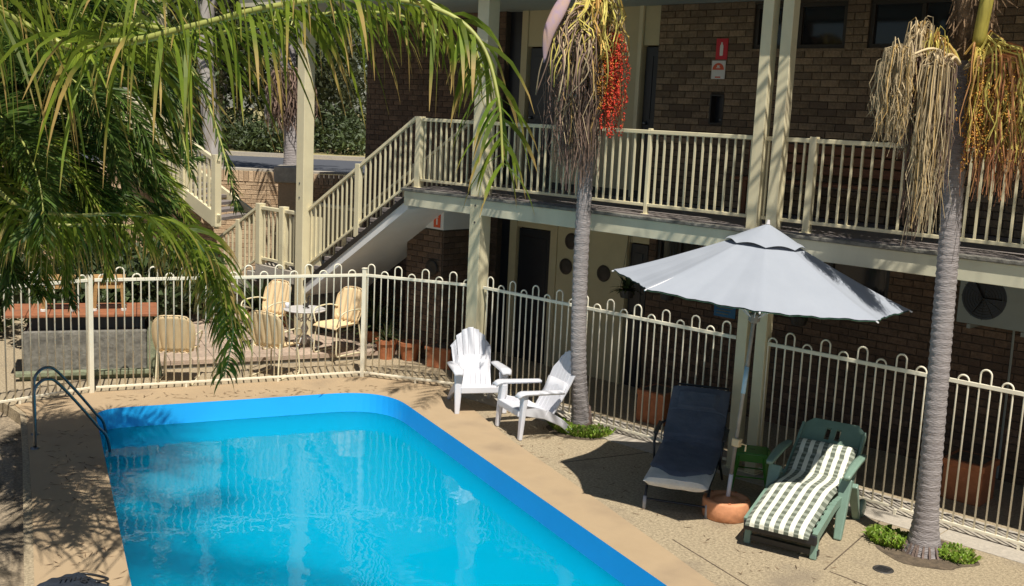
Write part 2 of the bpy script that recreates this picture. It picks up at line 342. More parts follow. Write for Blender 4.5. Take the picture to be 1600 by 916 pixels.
# ------------------------------------------------------------------ brick walls
BW, BH, JO = .24, .086, .010
brick_mesh = {}
def brickmesh(m, L=BW - JO, H=BH - JO):
    key = (m, round(L, 3), round(H, 3))
    if key not in brick_mesh:
        c = .004; mb = MB(); D = .014
        # front face proud with chamfered edges, back buried in the mortar
        o = [(0, 0), (L, 0), (L, H), (0, H)]; i_ = [(c, c), (L - c, c), (L - c, H - c), (c, H - c)]
        mb.v = [V((x, .03, z)) for x, z in o] + [V((x, -D + .003, z)) for x, z in o] + [V((x, -D, z)) for x, z in i_]
        for k in range(4):
            j = (k + 1) % 4; mb.f += [(k, j, 4 + j, 4 + k), (4 + k, 4 + j, 8 + j, 8 + k)]
        mb.f.append((8, 9, 10, 11)); brick_mesh[key] = mb.mesh('brick', m)
    return brick_mesh[key]
def brick_field(parent, org, du, u0, u1, z0, z1, m, holes=(), limit=300, keyf=None, soldier=False):
    """bricks on a wall face: org + du*u, face normal = du x up rotated outwards (local -Y)"""
    du = V(du).normalized(); rz = math.atan2(du.y, du.x); slots = []
    zi = int(z0 / BH)
    z = z0
    row = 0
    while z < z1 - .02:
        h = min(BH, z1 - z) - JO; u = u0 - (BW / 2 if row % 2 else 0)
        while u < u1 - .02:
            a, c = max(u, u0), min(u + BW, u1)
            segs = [(a, c)]
            for hx0, hx1, hz0, hz1 in holes:
                if z + h > hz0 + .01 and z < hz1 - .01:
                    ns = []
                    for s0, s1 in segs:
                        if s1 <= hx0 or s0 >= hx1: ns.append((s0, s1)); continue
                        if s0 < hx0: ns.append((s0, hx0))
                        if s1 > hx1: ns.append((hx1, s1))
                    segs = ns
            for s0, s1 in segs:
                L = s1 - s0 - JO
                if L > .03: slots.append((s0 + JO / 2, z + JO / 2, L, h))
            u += BW
        z += BH; row += 1
    if keyf: slots.sort(key=lambda q: keyf(V(org) + du * q[0] + V((0, 0, q[1]))))
    rest = MB(); pm = Matrix.Rotation(rz, 4, 'Z')
    for k, (u, z, L, h) in enumerate(slots):
        P = V(org) + du * u + V((0, 0, z)); dy = random.uniform(-.002, .002); nrm = V((du.y, -du.x, 0)); P = P + nrm * dy
        if k < limit:
            o = put('brick', brickmesh(m, round(L, 2), round(h, 3)), parent, P, (0, random.uniform(-.004, .004), rz))
        else:
            c = .004; i0 = len(rest.v); oo = [(0, 0), (L, 0), (L, h), (0, h)]; ii = [(c, c), (L - c, c), (L - c, h - c), (c, h - c)]
            rest.v += [P + pm @ V((x, .03, zz)) for x, zz in oo] + [P + pm @ V((x, -.011, zz)) for x, zz in oo] + [P + pm @ V((x, -.014, zz)) for x, zz in ii]
            for a in range(4):
                j = (a + 1) % 4; rest.f += [(i0 + a, i0 + j, i0 + 4 + j, i0 + 4 + a), (i0 + 4 + a, i0 + 4 + j, i0 + 8 + j, i0 + 8 + a)]
            rest.f.append((i0 + 8, i0 + 9, i0 + 10, i0 + 11))
    if rest.f: rest.build('brickwork', m, parent, kind='stuff')
def wall_with_holes(name, parent, org, du, u0, u1, z0, z1, holes, m, th=.2):
    du = V(du).normalized(); rz = math.atan2(du.y, du.x); mt = Matrix.Translation(V(org)) @ Matrix.Rotation(rz, 4, 'Z')
    us = sorted({u0, u1, *[h[0] for h in holes], *[h[1] for h in holes]}); zs = sorted({z0, z1, *[h[2] for h in holes], *[h[3] for h in holes]})
    us = [u for u in us if u0 <= u <= u1]; zs = [z for z in zs if z0 <= z <= z1]; b = MB()
    for a, c in zip(us, us[1:]):
        for e, g in zip(zs, zs[1:]):
            mu, mz = (a + c) / 2, (e + g) / 2
            if any(h[0] < mu < h[1] and h[2] < mz < h[3] for h in holes): continue
            b.box(a, c, 0, th, e, g, mt)
    return b.build(name, m, parent)

# ------------------------------------------------------------------ the motel
WY = 12.15; DZ = 2.66; CZ = 5.24
motel = thing('motel_building', 'two storey brown brick motel with cream balcony overlooking the pool', 'building', (0, 0, 0))
eye2 = V((-6.3, 12.15, 4.2))
UH = [(-7.36, -6.13, 4.66, 5.2), (-5.85, -4.62, 4.66, 5.2), (-7.9, -7.72, 3.72, 4.1)]
bw = wall_with_holes('brick_wall', motel, (0, WY, 0), (1, 0, 0), -8.79, 1.5, DZ, CZ, UH, 'mortar')
brick_field(bw, (0, WY, 0), (1, 0, 0), -8.79, -1.2, DZ, CZ, 'brick', UH, 300, lambda p: (abs(p.x + 6.1) * .55 + abs(p.z - 4.35)) if p.z > 3.55 else 50 - p.z)
LH = [(-8.6, -7.9, 1.5, 2.2), (-6.8, -5.3, 1.75, 2.45)]  # right opening assumed: dark glazing fills a dark stretch of wall
lw = wall_with_holes('lower_brick_wall', motel, (0, WY, 0), (1, 0, 0), -8.73, 1.5, 0, 2.45, LH, 'mortar')
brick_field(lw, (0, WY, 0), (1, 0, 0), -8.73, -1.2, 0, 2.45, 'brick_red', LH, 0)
lw2 = wall_with_holes('left_brick_wall', motel, (0, WY, 0), (1, 0, 0), -14.87, -11.62, 0, CZ + .1, [], 'mortar')
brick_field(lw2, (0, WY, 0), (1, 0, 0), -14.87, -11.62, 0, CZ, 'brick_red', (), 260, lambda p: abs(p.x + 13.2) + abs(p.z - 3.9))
ew = wall_with_holes('end_brick_wall', motel, (-14.87, WY + 8, 0), (0, -1, 0), 0, 7.95, 0, CZ, [], 'mortar')
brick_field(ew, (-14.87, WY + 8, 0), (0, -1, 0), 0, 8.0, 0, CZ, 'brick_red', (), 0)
# upper entrance bay: cream frames, two dark doors
b = MB(); y = WY
b.box(-11.3, -11.18, y + .0, y + .12, DZ, CZ); b.box(-11.18, -10.58, y + .02, y + .12, 4.72, CZ); b.box(-10.58, -9.06, y + .01, y + .12, DZ, CZ)
b.box(-9.06, -8.8, y + .02, y + .12, 4.72, CZ)
b.build('cream_panel', 'panel', motel, bevel=.004)
MB().box(-9.12, -9.06, y - .03, y + .02, DZ, CZ).build('door_jamb', 'cream', motel)
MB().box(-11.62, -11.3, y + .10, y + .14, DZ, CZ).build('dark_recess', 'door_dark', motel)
def door(x0, x1, z0, z1, name='door'):
    d = MB().box(x0 + .02, x1 - .02, y + .05, y + .1, z0, z1 - .02).build(name, 'door_dark', motel, bevel=.004)
    MB().box(x0 + .1, x1 - .1, y + .04, y + .052, z0 + .15, z0 + .95).box(x0 + .1, x1 - .1, y + .04, y + .052, z0 + 1.08, z1 - .14).build('door_panel', 'door_dark', d, bevel=.003)
    MB().lathe([(0, 0), (.028, .004), (.03, .03), (.016, .045), (0, .05)], 12).build('door_handle', 'steel', d, smooth=True, loc=(x0 + .08, y + .03, z0 + 1.0))
    return d
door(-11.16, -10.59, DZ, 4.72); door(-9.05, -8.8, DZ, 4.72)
MB().box(-11.18, -8.8, y - .012, y + .0, DZ, DZ + .1).build('dark_foot_strip', 'frame_dark', motel)  # dark strip along the foot of the entrance panels
# lower entrance bay
b = MB()
b.box(-11.36, -11.22, y, y + .12, 0, 2.45); b.box(-11.22, -10.53, y + .02, y + .12, 2.04, 2.45); b.box(-10.53, -10.40, y, y + .12, 0, 2.45); b.box(-10.40, -9.15, y + .02, y + .12, 0, 2.45); b.box(-9.15, -9.09, y - .02, y + .12, 0, 2.45)
b.box(-9.09, -8.73, y + .02, y + .12, 2.04, 2.45); b.build('cream_panel', 'panel', motel, bevel=.004)
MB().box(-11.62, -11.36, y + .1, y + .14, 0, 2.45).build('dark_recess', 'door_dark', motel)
door(-11.22, -10.53, 0, 2.04); door(-9.09, -8.76, 0, 2.04)
for cx_, cz_ in ((-10.21, 1.55), (-9.5, 1.54), (-10.13, 1.93)):
    v = MB().lathe([(.085, 0), (.115, 0), (.12, .012), (.085, .02)], 24).build('vent_ring', 'bark_dark', motel, smooth=True, loc=(cx_, y + .018, cz_)); v.rotation_euler = (pi / 2, 0, 0)
    MB().lathe([(0, .004), (.09, .004)], 24).build('vent_screen', 'bark_dark', v)
# windows
def window(x0, x1, z0, z1, n=2):
    fr = MB(); t = .05
    fr.box(x0, x1, y + .02, y + .1, z0, z0 + t).box(x0, x1, y + .02, y + .1, z1 - t, z1).box(x0, x0 + t, y + .021, y + .099, z0 + t, z1 - t).box(x1 - t, x1, y + .021, y + .099, z0 + t, z1 - t)
    for k in range(1, n): c = x0 + (x1 - x0) * k / n; fr.box(c - .022, c + .022, y + .03, y + .09, z0 + t, z1 - t)
    f = fr.build('window', 'frame_dark', motel, bevel=.003)
    for k in range(n): MB().box(x0 + (x1 - x0) * k / n + .03, x0 + (x1 - x0) * (k + 1) / n - .03, y + .06, y + .066, z0 + t - .01, z1 - t + .01).build('pane', 'glass', f)
    MB().box(x0 - .02, x1 + .02, y - .03, y + .1, z0 - .03, z0 - .002).build('sill', 'brick', f)
window(*UH[0]); window(*UH[1]); window(*LH[0]); window(*LH[1])
# balcony slab, fascia, ceilings, roof
MB().box(-11.45, 4, 10.13, WY - .02, 2.47, DZ - .004).build('balcony_floor', 'step', motel)
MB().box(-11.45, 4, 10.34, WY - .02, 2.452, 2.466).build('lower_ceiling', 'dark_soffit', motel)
MB().box(-11.45, 4, 10.06, 10.125, 2.40, 2.60).build('fascia', 'fascia', motel, bevel=.004)
MB().box(-11.50, 4, 10.03, 10.32, 2.604, 2.64).build('balcony_edge', 'concrete_old', motel, bevel=.006)
# roof over the balcony
MB().box(-15.3, 4, 9.95, 21, CZ + .0, CZ + .05).build('upper_ceiling', 'ceiling', motel)
MB().box(-15.35, 4, 9.90, 9.948, CZ - .05, CZ + .2).build('roof_fascia', 'fascia', motel)
rf = MB(); rf.quad(V((-15.4, 9.85, CZ + .2)), V((4, 9.85, CZ + .2)), V((4, 15.5, CZ + 1.4)), V((-15.4, 15.5, CZ + 1.4))).quad(V((-15.4, 15.5, CZ + 1.4)), V((4, 15.5, CZ + 1.4)), V((4, 21.1, CZ + .2)), V((-15.4, 21.1, CZ + .2)))
rf.build('roof', 'roof_metal', motel, solid=.04)
MB().box(-14.8, 4, 20.1, 20.3, 0, CZ).build('rear_wall', 'mortar', motel)
MB().box(1.5, 4, WY, WY + .2, 0, CZ).build('right_wall', 'mortar', motel)
# signs and wall box upstairs
s = thing('fire_extinguisher_sign', 'small red and white fire extinguisher symbol sign, upper of two signs upstairs', 'sign', (-7.79, WY - .02, 4.66))
MB().box(-.085, .085, -.006, .004, -.13, .13).build('sign_plate', 'sign_red', s)
MB().box(-.075, .075, -.0075, -.0065, -.12, .12).box(-.07, .07, -.0085, -.0078, -.115, .115).build('sign_border', 'sign_red', s)
g = MB(); g.prism([(-.02, -.085), (.02, -.085), (.024, -.07), (.024, .04), (.012, .06), (.008, .085), (-.008, .085), (-.012, .06), (-.024, .04), (-.024, -.07)], 0, .003, Matrix.Translation((0, -.010, 0)) @ Matrix.Rotation(pi / 2, 4, 'X')); g.build('extinguisher_symbol', 'sign_white', s)
s = thing('fire_hose_sign', 'square white sign with red half circle, lower of two signs on the upstairs wall', 'sign', (-7.82, WY - .02, 4.40))
MB().box(-.10, .10, -.006, .004, -.115, .115).build('sign_plate', 'sign_white', s)
mt = Matrix.Translation((0, -.0085, 0)) @ Matrix.Rotation(pi / 2, 4, 'X')
MB().prism([(.085 * cos(a), .0 + .085 * sin(a)) for a in [pi * k / 14 for k in range(15)]], 0, .002, mt).build('half_circle', 'sign_orange', s)
MB().box(-.04, .04, -.0095, -.007, -.10, -.085).build('red_bar', 'sign_orange', s)
MB().box(-.03, .03, -.0125, -.011, .02, .03).box(-.018, .018, -.0125, -.011, .035, .055).build('flame_symbol', 'sign_white', s)
s = thing('wall_niche_box', 'narrow dark metal box with a pale knob set in the upstairs brick wall', 'wall box', (-7.81, WY, 3.9))  # cabinet assumed for a dark recess in the bricks, holds no lamp
MB().box(-.105, -.085, -.02, .1, -.19, .19).box(.085, .105, -.02, .1, -.19, .19).box(-.085, .085, -.02, .1, .17, .19).box(-.085, .085, -.02, .1, -.19, -.17).build('box_frame', 'frame_dark', s)
MB().box(-.085, .085, .09, .1, -.17, .17).build('back_plate', 'door_dark', s)
MB().lathe([(0, 0), (.02, .01), (.022, .03), (0, .045)], 12).build('knob', 'steel', s, smooth=True, loc=(.05, .02, -.15))
# bench along the balcony
s = thing('balcony_bench', 'long brown timber bench behind the balcony railing beneath the upstairs windows', 'bench', (-6.0, 11.75, DZ))
for k in range(3): MB().box(-1.2, 1.3, -.16 + k * .12, -.06 + k * .12, .40, .435).build('seat_plank', 'timber', s, bevel=.005)
for k in range(3): MB().box(-1.2, 1.3, .24, .265, .52 + k * .12, .62 + k * .12).build('back_plank', 'timber', s, bevel=.005)
for x in (-1.0, 1.1): MB().box(x - .03, x + .03, -.14, -.08, 0, .40).box(x - .03, x + .03, .17, .235, 0, .85).box(x - .02, x + .02, -.08, .17, .32, .38).build('leg_frame', 'timber', s)

# bulkhead, brick column and appliances under the left end
s = thing('brick_column', 'brown brick column under the staircase with a white boxed bulkhead on top', 'column', (-11.95, 11.25, 0))
core = MB().box(-.40, .38, -.3, .3, 0, 2.0).build('column_core', 'mortar', s)
brick_field(core, (-.40, -.3, 0), (1, 0, 0), 0, .78, 0, 1.98, 'brick_red', (), 120)
brick_field(core, (.38, -.3, 0), (0, 1, 0), 0, .6, 0, 1.98, 'brick_red', (), 80)
brick_field(core, (-.40, .3, 0), (0, -1, 0), 0, .6, 0, 1.98, 'brick_red', (), 80)
MB().box(-.44, .42, -.34, .34, 2.0, 2.44).build('bulkhead', 'white_paint', s, bevel=.006)
s = thing('red_fire_sign', 'orange red fire extinguisher sign on the white bulkhead below the balcony', 'sign', (-11.66, 10.90, 2.13))
MB().box(-.07, .07, 0, .006, -.1, .1).build('sign_plate', 'sign_orange', s)
MB().box(-.014, .014, -.003, -.001, -.06, .03).box(-.006, .006, -.003, -.001, .032, .06).box(.004, .03, -.003, -.001, .045, .055).build('extinguisher_symbol', 'sign_white', s)
s = thing('round_wall_plate', 'dark round plate hanging on the brick column below the white bulkhead', 'wall plate', (-11.75, 10.93, 1.42)); s.rotation_euler = (pi / 2, 0, 0)
MB().lathe([(0, 0), (.07, .0), (.12, .02), (.125, .03), (.07, .015), (0, .012)], 24).build('plate_disc', 'frame_dark', s, smooth=True)
s = thing('white_dispenser', 'white upright appliance with dark grille in the shade behind the brick column', 'appliance', (-12.35, 11.9, 0))
MB().box(-.27, .05, -.2, .2, .5, 1.78).build('cabinet', 'white_paint', s, bevel=.01)
MB().box(-.2, -.04, -.206, -.2, 1.6, 1.7).build('grille', 'frame_dark', s)
MB().box(.06, .3, -.18, .2, .5, 1.6).build('side_cabinet', 'white_paint', s, bevel=.01)
MB().box(.1, .26, -.186, -.18, 1.05, 1.4).build('hatch', 'unit_grey', s)
s = thing('air_conditioner', 'grey outdoor air conditioner unit with round fan grille under the balcony at right', 'air conditioner', (-3.95, 11.82, 1.72))
MB().box(-.42, .42, 0, .3, 0, .58).build('casing', 'unit_grey', s, bevel=.012)
MB().lathe([(0, .002), (.235, .002)], 32).build('fan_opening', 'door_dark', s, loc=(-.15, 0, .3)).rotation_euler = (pi / 2, 0, 0)
g = MB()
for k in range(1, 8): g.tube([(-.15 + .03 * k * cos(a), -.012, .3 + .03 * k * sin(a)) for a in [2 * pi * j / 24 for j in range(25)]], .003, 4)
for k in range(12): a = pi * k / 6; g.tube([(-.15 + .03 * cos(a), -.014, .3 + .03 * sin(a)), (-.15 + .24 * cos(a), -.014, .3 + .24 * sin(a))], .003, 4)
g.build('fan_grille', 'frame_dark', s)
g = MB()
for k in range(3): g.bar((-.15, -.004, .3), (-.15 + .19 * cos(2.1 * k), -.004, .3 + .19 * sin(2.1 * k)), .004, .10, V((0, 1, 0)))
g.build('fan_blade', 'black_metal', s)
for x in (-.3, .26): MB().box(x, x + .04, 0, .33, -.05, -.003).build('bracket', 'unit_grey', s)
MB().tube([(.1, .28, 0), (.1, .3, -.3), (.1, .31, -1.7)], .014, 6).build('drain_pipe', 'unit_grey', s)
s = thing('blue_notice', 'blue rectangular notice on the lower brick wall seen below the umbrella', 'sign', (-7.45, WY - .02, 1.30)); MB().box(-.16, .16, 0, .006, -.06, .1).build('notice_board', 'sign_blue', s)
g = MB()
for k in range(3): g.box(-.12, .12 - .03 * k, -.003, -.001, .055 - k * .04, .067 - k * .04)
g.build('printed_line', 'stone_green', s)

# ------------------------------------------------------------------ posts
def post(x, y, w, h, label, seam=True):
    s = thing('verandah_post', label, 'post', (x, y, 0), group=None)
    MB().box(-w / 2, w / 2, -w / 2, w / 2, 0, h).build('shaft', 'cream', s, bevel=.008)
    MB().box(-w / 2 - .01, w / 2 + .01, -w / 2 - .01, w / 2 + .01, 0, .02).build('base_plate', 'cream', s)
    if seam:
        for z in (.8, 2.3, 2.52): MB().lathe([(0, .012), (.012, .008), (.016, 0)], 8).build('bolt', 'steel', s, loc=(.0, -w / 2, z)).rotation_euler = (pi / 2, 0, 0)
    return s
post(-13.88, 10.15, .19, CZ, 'cream square post in front of the lower end of the staircase')
post(-10.03, 10.15, .20, CZ, 'cream square post beside the white armchair and the palm frond tip')
s = thing('double_verandah_post', 'pair of slim cream posts standing side by side behind the umbrella', 'post', (-5.86, 10.17, 0))
for dx in (-.115, .115): MB().box(dx - .062, dx + .062, -.062, .062, 0, CZ).build('shaft', 'cream', s, bevel=.006)
MB().box(-.2, .2, -.09, .09, 0, .02).build('base_plate', 'cream', s)

# ------------------------------------------------------------------ balcony railing and stairs
def rail_run(s, a, b, zlo, zhi, spacing, thick_every=None, bal=.02, rail=.045, end=True, rot=None):
    a, b = V(a), V(b); L = (b - a); n = max(1, round(L.length / spacing)); d = L.normalized(); rz = math.atan2(L.y, L.x)
    MB().bar(a + V((0, 0, zhi)), b + V((0, 0, zhi)), rail * 1.25, rail).build('top_rail', 'cream', s, bevel=.006)
    MB().bar(a + V((0, 0, zlo)), b + V((0, 0, zlo)), rail * .8, rail * .8).build('bottom_rail', 'cream', s, bevel=.004)
    me = MB().box(-bal / 2, bal / 2, -bal / 2, bal / 2, zlo + rail * .4, zhi - rail * .5).mesh('baluster', 'cream')
    for k in range(1, n):
        put('baluster', me, s, a + L * (k / n), (0, 0, rz))
s = thing('balcony_railing', 'cream metal balustrade along the upstairs balcony', 'railing', (0, 10.15, DZ))
rp = [-11.32, -9.94, -7.42, -5.55, -3.06, -.6, 1.9]
rail_y = .06
for a, b_ in ((-11.32, -7.42), (-7.42, -5.38), (-5.38, -3.06), (-3.06, 1.5)):
    rail_run(s, (a, rail_y, 0), (b_, rail_y, 0), .10, .93, .1045)
for x, ww in ((-11.32, .1), (-7.42, .045), (-5.38, .075), (-3.06, .06), (-.6, .06)):
    MB().box(x - ww / 2, x + ww / 2, rail_y - ww / 2, rail_y + ww / 2, -.10 if ww < .09 else -.02, .97).box(x - ww / 2 - .02, x + ww / 2 + .02, rail_y - ww / 2 - .02, rail_y + ww / 2 + .02, -.012, .0).build('rail_post', 'cream', s, bevel=.005)

st = thing('staircase', 'grey stepped staircase with cream balustrade leading down from the balcony', 'stairs', (0, 0, 0))
SX0, SZ0 = -11.45, DZ; slope = .655; run = .265; rise = run * slope; NS = 9
for k in range(NS):
    x1 = SX0 - k * run; z1 = SZ0 - (k + 1) * rise
    MB().box(x1 - run - .03, x1 - .002, 10.14, 11.34, z1 - .06, z1).box(x1 - .035, x1 - .004, 10.145, 11.335, z1 + .001, z1 + rise - .062).build('step', 'step', st, bevel=.004)
XE = SX0 - NS * run; ZE = SZ0 - NS * rise
und = MB(); 
for (dz0, dz1, y0, y1, nm, mm) in ((-.34, -.20, 10.10, 11.36, 'soffit', 'white_paint'), (-.20, -.12, 10.08, 10.13, 'stringer', 'frame_dark')):
    mb = MB(); P = [V((SX0 + .05, yy, SZ0 + dd + .03)) for yy in (y0, y1) for dd in (dz0, dz1)] + [V((XE, yy, ZE + dd)) for yy in (y0, y1) for dd in (dz0, dz1)]
    mb.v = P; mb.f = [(0, 1, 3, 2), (4, 6, 7, 5), (0, 4, 5, 1), (2, 3, 7, 6), (0, 2, 6, 4), (1, 5, 7, 3)]; mb.build(nm, mm, st)
def slope_rail(s, y, x0, z0, x1, z1, sp=.105):
    a, b_ = V((x0, y, z0)), V((x1, y, z1)); L = b_ - a
    MB().bar(a + V((0, 0, .93)), b_ + V((0, 0, .93)), .05, .045).build('top_rail', 'cream', s, bevel=.005)
    MB().bar(a + V((0, 0, .08)), b_ + V((0, 0, .08)), .035, .035).build('bottom_rail', 'cream', s, bevel=.004)
    me = MB().box(-.011, .011, -.011, .011, .09, .915).mesh('baluster', 'cream'); n = round(abs(L.x) / sp)
    for k in range(1, n):
        if k != n // 2: put('baluster', me, s, a + L * (k / n))
    m_ = a + L * .5; MB().box(-.05, .05, -.035, .035, -.1, .98).build('rail_post', 'cream', s, loc=m_, bevel=.004)
slope_rail(st, 10.18, SX0 + .08, SZ0 + .02, XE, ZE + .06)
slope_rail(st, 11.30, SX0 + .08, SZ0 + .02, XE, ZE + .06)
# landing at the foot with its own fence
ld = thing('stair_landing', 'concrete landing with cream fence panels left of the staircase foot', 'landing', (0, 0, 0))
MB().box(XE - 1.35, XE, 10.14, 11.4, ZE - .2, ZE - .005).build('landing_slab', 'concrete', ld)
MB().box(XE - 1.3, XE - .02, 10.3, 11.3, 0, ZE - .205).build('landing_base', 'concrete_old', ld)
zt = ZE
g = thing('landing_railing', 'cream railing with wide posts around the landing left of the cream post', 'railing', (0, 0, zt))
rail_run(g, (XE - 1.3, 10.2, 0), (XE, 10.2, 0), .1, .93, .12, rail=.055, bal=.026)
rail_run(g, (XE - 1.3, 11.35, 0), (XE, 11.35, 0), .1, .95, .12, rail=.055, bal=.026)
for x, yy in ((XE - 1.3, 10.2), (XE - .65, 10.2), (XE - .03, 10.2), (XE - 1.3, 11.35), (XE - .5, 11.35)):
    MB().box(x - .06, x + .06, yy - .06, yy + .06, 0, 1.0).build('rail_post', 'cream', g, bevel=.006)
MB().box(XE + .1, XE + .33, 10.19, 10.22, -.1, .92).build('meter_panel', 'cream', g)
g = thing('lower_steps', 'short lower flight of steps with sloping cream handrails below the landing', 'stairs', (0, 0, 0))
for k in range(4):
    x1 = XE - 1.35 - k * .28; z1 = ZE - .15 * (k + 1); MB().box(x1 - .28, x1 - .002, 10.16, 11.38, max(0.001, z1 - .15), z1).build('step', 'concrete', g, bevel=.004)
slope_rail(g, 10.2, XE - 1.37, ZE, XE - 2.5, ZE - .62, .12); slope_rail(g, 11.33, XE - 1.37, ZE, XE - 2.5, ZE - .62, .12)

# second stair further left, coming down to the right
l2 = thing('far_staircase', 'cream stringer staircase half hidden behind palm leaves at left', 'stairs', (0, 0, 0))
A2, B2 = at(196, 232, 20.5), at(341, 347, 18.3)
mb = MB(); mb.bar(A2, B2, .06, .26); mb.build('stringer', 'cream', l2, bevel=.01)
off = V((-.5, 1.0, 0)); mb = MB(); mb.bar(A2 + off, B2 + off, .06, .26); mb.build('stringer', 'cream', l2)
for k in range(12):
    p = lerp(A2, B2, (k + .5) / 12); mb = MB(); mb.bar(p + off * .04 , p + off * .96, .27, .05); mb.build('tread', 'step', l2)
MB().bar(A2 + V((0, 0, 1.0)), B2 + V((0, 0, 1.0)), .06, .06).build('top_rail', 'cream', l2)
me = MB().box(-.02, .02, -.02, .02, .1, .98).mesh('baluster', 'cream')
for k in range(1, 22): put('baluster', me, l2, lerp(A2, B2, k / 22))
for k in (.02, .33, .66, .98): MB().box(-.06, .06, -.06, .06, -.1, 1.1).build('rail_post', 'cream', l2, loc=lerp(A2, B2, k))
MB().box(-.1, .1, -.1, .1, -A2.z, 3).build('support_post', 'cream', l2, loc=A2 + off)
# far wing it leads to: plain shed wall in shade with grey roof
wg = thing('neighbouring_wing', 'low grey walled wing with a dark roof showing through the palm leaves at left', 'building', (-22, 8.2, 0))
MB().box(-6, 0, -3, 2, -.1, 2.3).build('wall', 'unit_grey', wg); rr = MB(); rr.v = [V(p) for p in ((-6.4, -3.4, 2.3), (.4, -3.4, 2.3), (.4, 2.4, 2.3), (-6.4, 2.4, 2.3), (-6.4, -.5, 3.2), (.4, -.5, 3.2))]
rr.f = [(0, 1, 5, 4), (2, 3, 4, 5), (1, 2, 5), (3, 0, 4), (0, 3, 2, 1)]; rr.build('roof', 'roof_metal', wg)
MB().box(.0, .03, -1.5, -.5, .3, 1.9).build('door', 'door_dark', wg)

# ------------------------------------------------------------------ retaining wall, raised road and bush behind
P0, P1 = V((-21.6, 8.1, 0)), V((-15.3, 14.35, 0)); TZ = 2.3
du = (P1 - P0).normalized(); LW = (P1 - P0).length
rw = thing('retaining_wall', 'sunlit tan brick retaining wall with an upright top course beside the road', 'wall', P0, math.atan2(du.y, du.x))
core = MB().box(0, LW, .03, .3, 0, 2.30).build('wall_core', 'mortar_light', rw)
brick_field(core, (0, .03, 0), (1, 0, 0), 0, LW, 0, 2.22, 'brick_tan', (), 290, lambda p: abs(p.x - LW * .55) * .5 + abs(p.z - 1.9))
for k in range(int(LW / .095)):
    put('cap_brick', brickmesh('brick_tan', .085, .2), core, (k * .095 + .005, .02, 2.225))
MB().box(0, LW, .02, .34, 2.43, 2.47).build('coping_strip', 'concrete', rw)
c_ = at(455, 264, 20.0); s = thing('wall_pier', 'pale concrete capped pier at the end of the tan brick wall', 'pier', (c_.x, c_.y, 0), math.atan2(du.y, du.x))
MB().box(-.2, .2, -.2, .2, 0, 2.3).build('pier_shaft', 'brick_tan', s); MB().box(-.27, .27, -.27, .27, 2.3, 2.6).build('pier_cap', 'concrete', s, bevel=.03)
nrm = V((-du.y, du.x, 0))
def off2(p, t, n): q = P0 + du * t + nrm * n; return (q.x, q.y)
struct(flat('raised_ground', [off2(0, -150, .3), off2(0, 150, .3), off2(0, 150, 300), off2(0, -150, 300)], [], TZ, 'dry_grass'))
struct(flat('road', [off2(0, -150, 2.8), off2(0, 150, 2.8), off2(0, 150, 8.2), off2(0, -150, 8.2)], [], TZ + .02, 'asphalt'))
struct(flat('footpath', [off2(0, -150, .35), off2(0, 150, .35), off2(0, 150, 1.6), off2(0, -150, 1.6)], [], TZ + .03, 'concrete'))
struct(MB().box(-150, 150, -.1, .1, 0, .12).build('kerb', 'concrete', loc=V((*off2(0, 0, 8.4), TZ)))).rotation_euler = (0, 0, math.atan2(du.y, du.x))

def leafclump(mb, c, r, n, s, flatz=.8, droop=.0):
    for _ in range(n):
        d = V((random.gauss(0, 1), random.gauss(0, 1), random.gauss(0, 1) * flatz)); d = d.normalized() * r * random.random() ** .45
        p = c + d; a = V((random.gauss(0, 1), random.gauss(0, 1), random.gauss(0, .8) - droop)).normalized(); b_ = a.orthogonal().normalized() * s * random.uniform(.25, .5); a = a * s * random.uniform(.6, 1.3)
        mb.quad(p - a, p + b_, p + a, p - b_)
def tree(name, label, base, h, cr, n, m='gum_leaf', bark='bark_dark', leaf=.16, tr=.14, group=None, clumps=14, low=.35):
    s = thing(name, label, 'tree', base, 0, group)
    lean = V((random.uniform(-.08, .08), random.uniform(-.08, .08), 0)) * h
    pts = [V((0, 0, -.2)) + lean * (k / 6) ** 1.5 + V((random.uniform(-.1, .1), random.uniform(-.1, .1), 0)) * k * .2 + V((0, 0, h * .9 * k / 6)) for k in range(7)]
    MB().tube(pts, [tr * (1 - .12 * k) for k in range(7)], 8).build('trunk', bark, s, smooth=True)
    lb = MB(); cb = MB()
    for k in range(clumps):
        z = h * random.uniform(low, 1.0); a = random.uniform(0, 2 * pi); rr_ = cr * random.uniform(.15, 1) * (1 - .45 * abs((z / h - .65) / .5)); c = lean * (z / h) + V((rr_ * cos(a), rr_ * sin(a), z))
        q = pts[min(6, int(z / h * 5))]; lb.tube([q, lerp(q, c, .5) + V((0, 0, .1 * h / 6)), c], [tr * .35, tr * .2, tr * .08], 5)
        for _ in range(3): leafclump(cb, c + V((random.gauss(0, .35), random.gauss(0, .35), random.gauss(0, .3))) * cr * .4, cr * random.uniform(.22, .42), n // clumps // 3, leaf, .7, .5)
    lb.build('limb', bark, s, smooth=True); cb.build('crown', m, s, kind='stuff'); return s
def gnd(px, py): # point on raised ground
    d = FW + RT * ((px - 800) / FPX) - UP * ((py - 458) / FPX); return EYE + d * ((TZ - EYE.z) / d.z)
kinds = ['olive gum tree beyond the road standing', 'dense dark green tree beyond the road standing', 'pale leaved gum tree beyond the road standing']
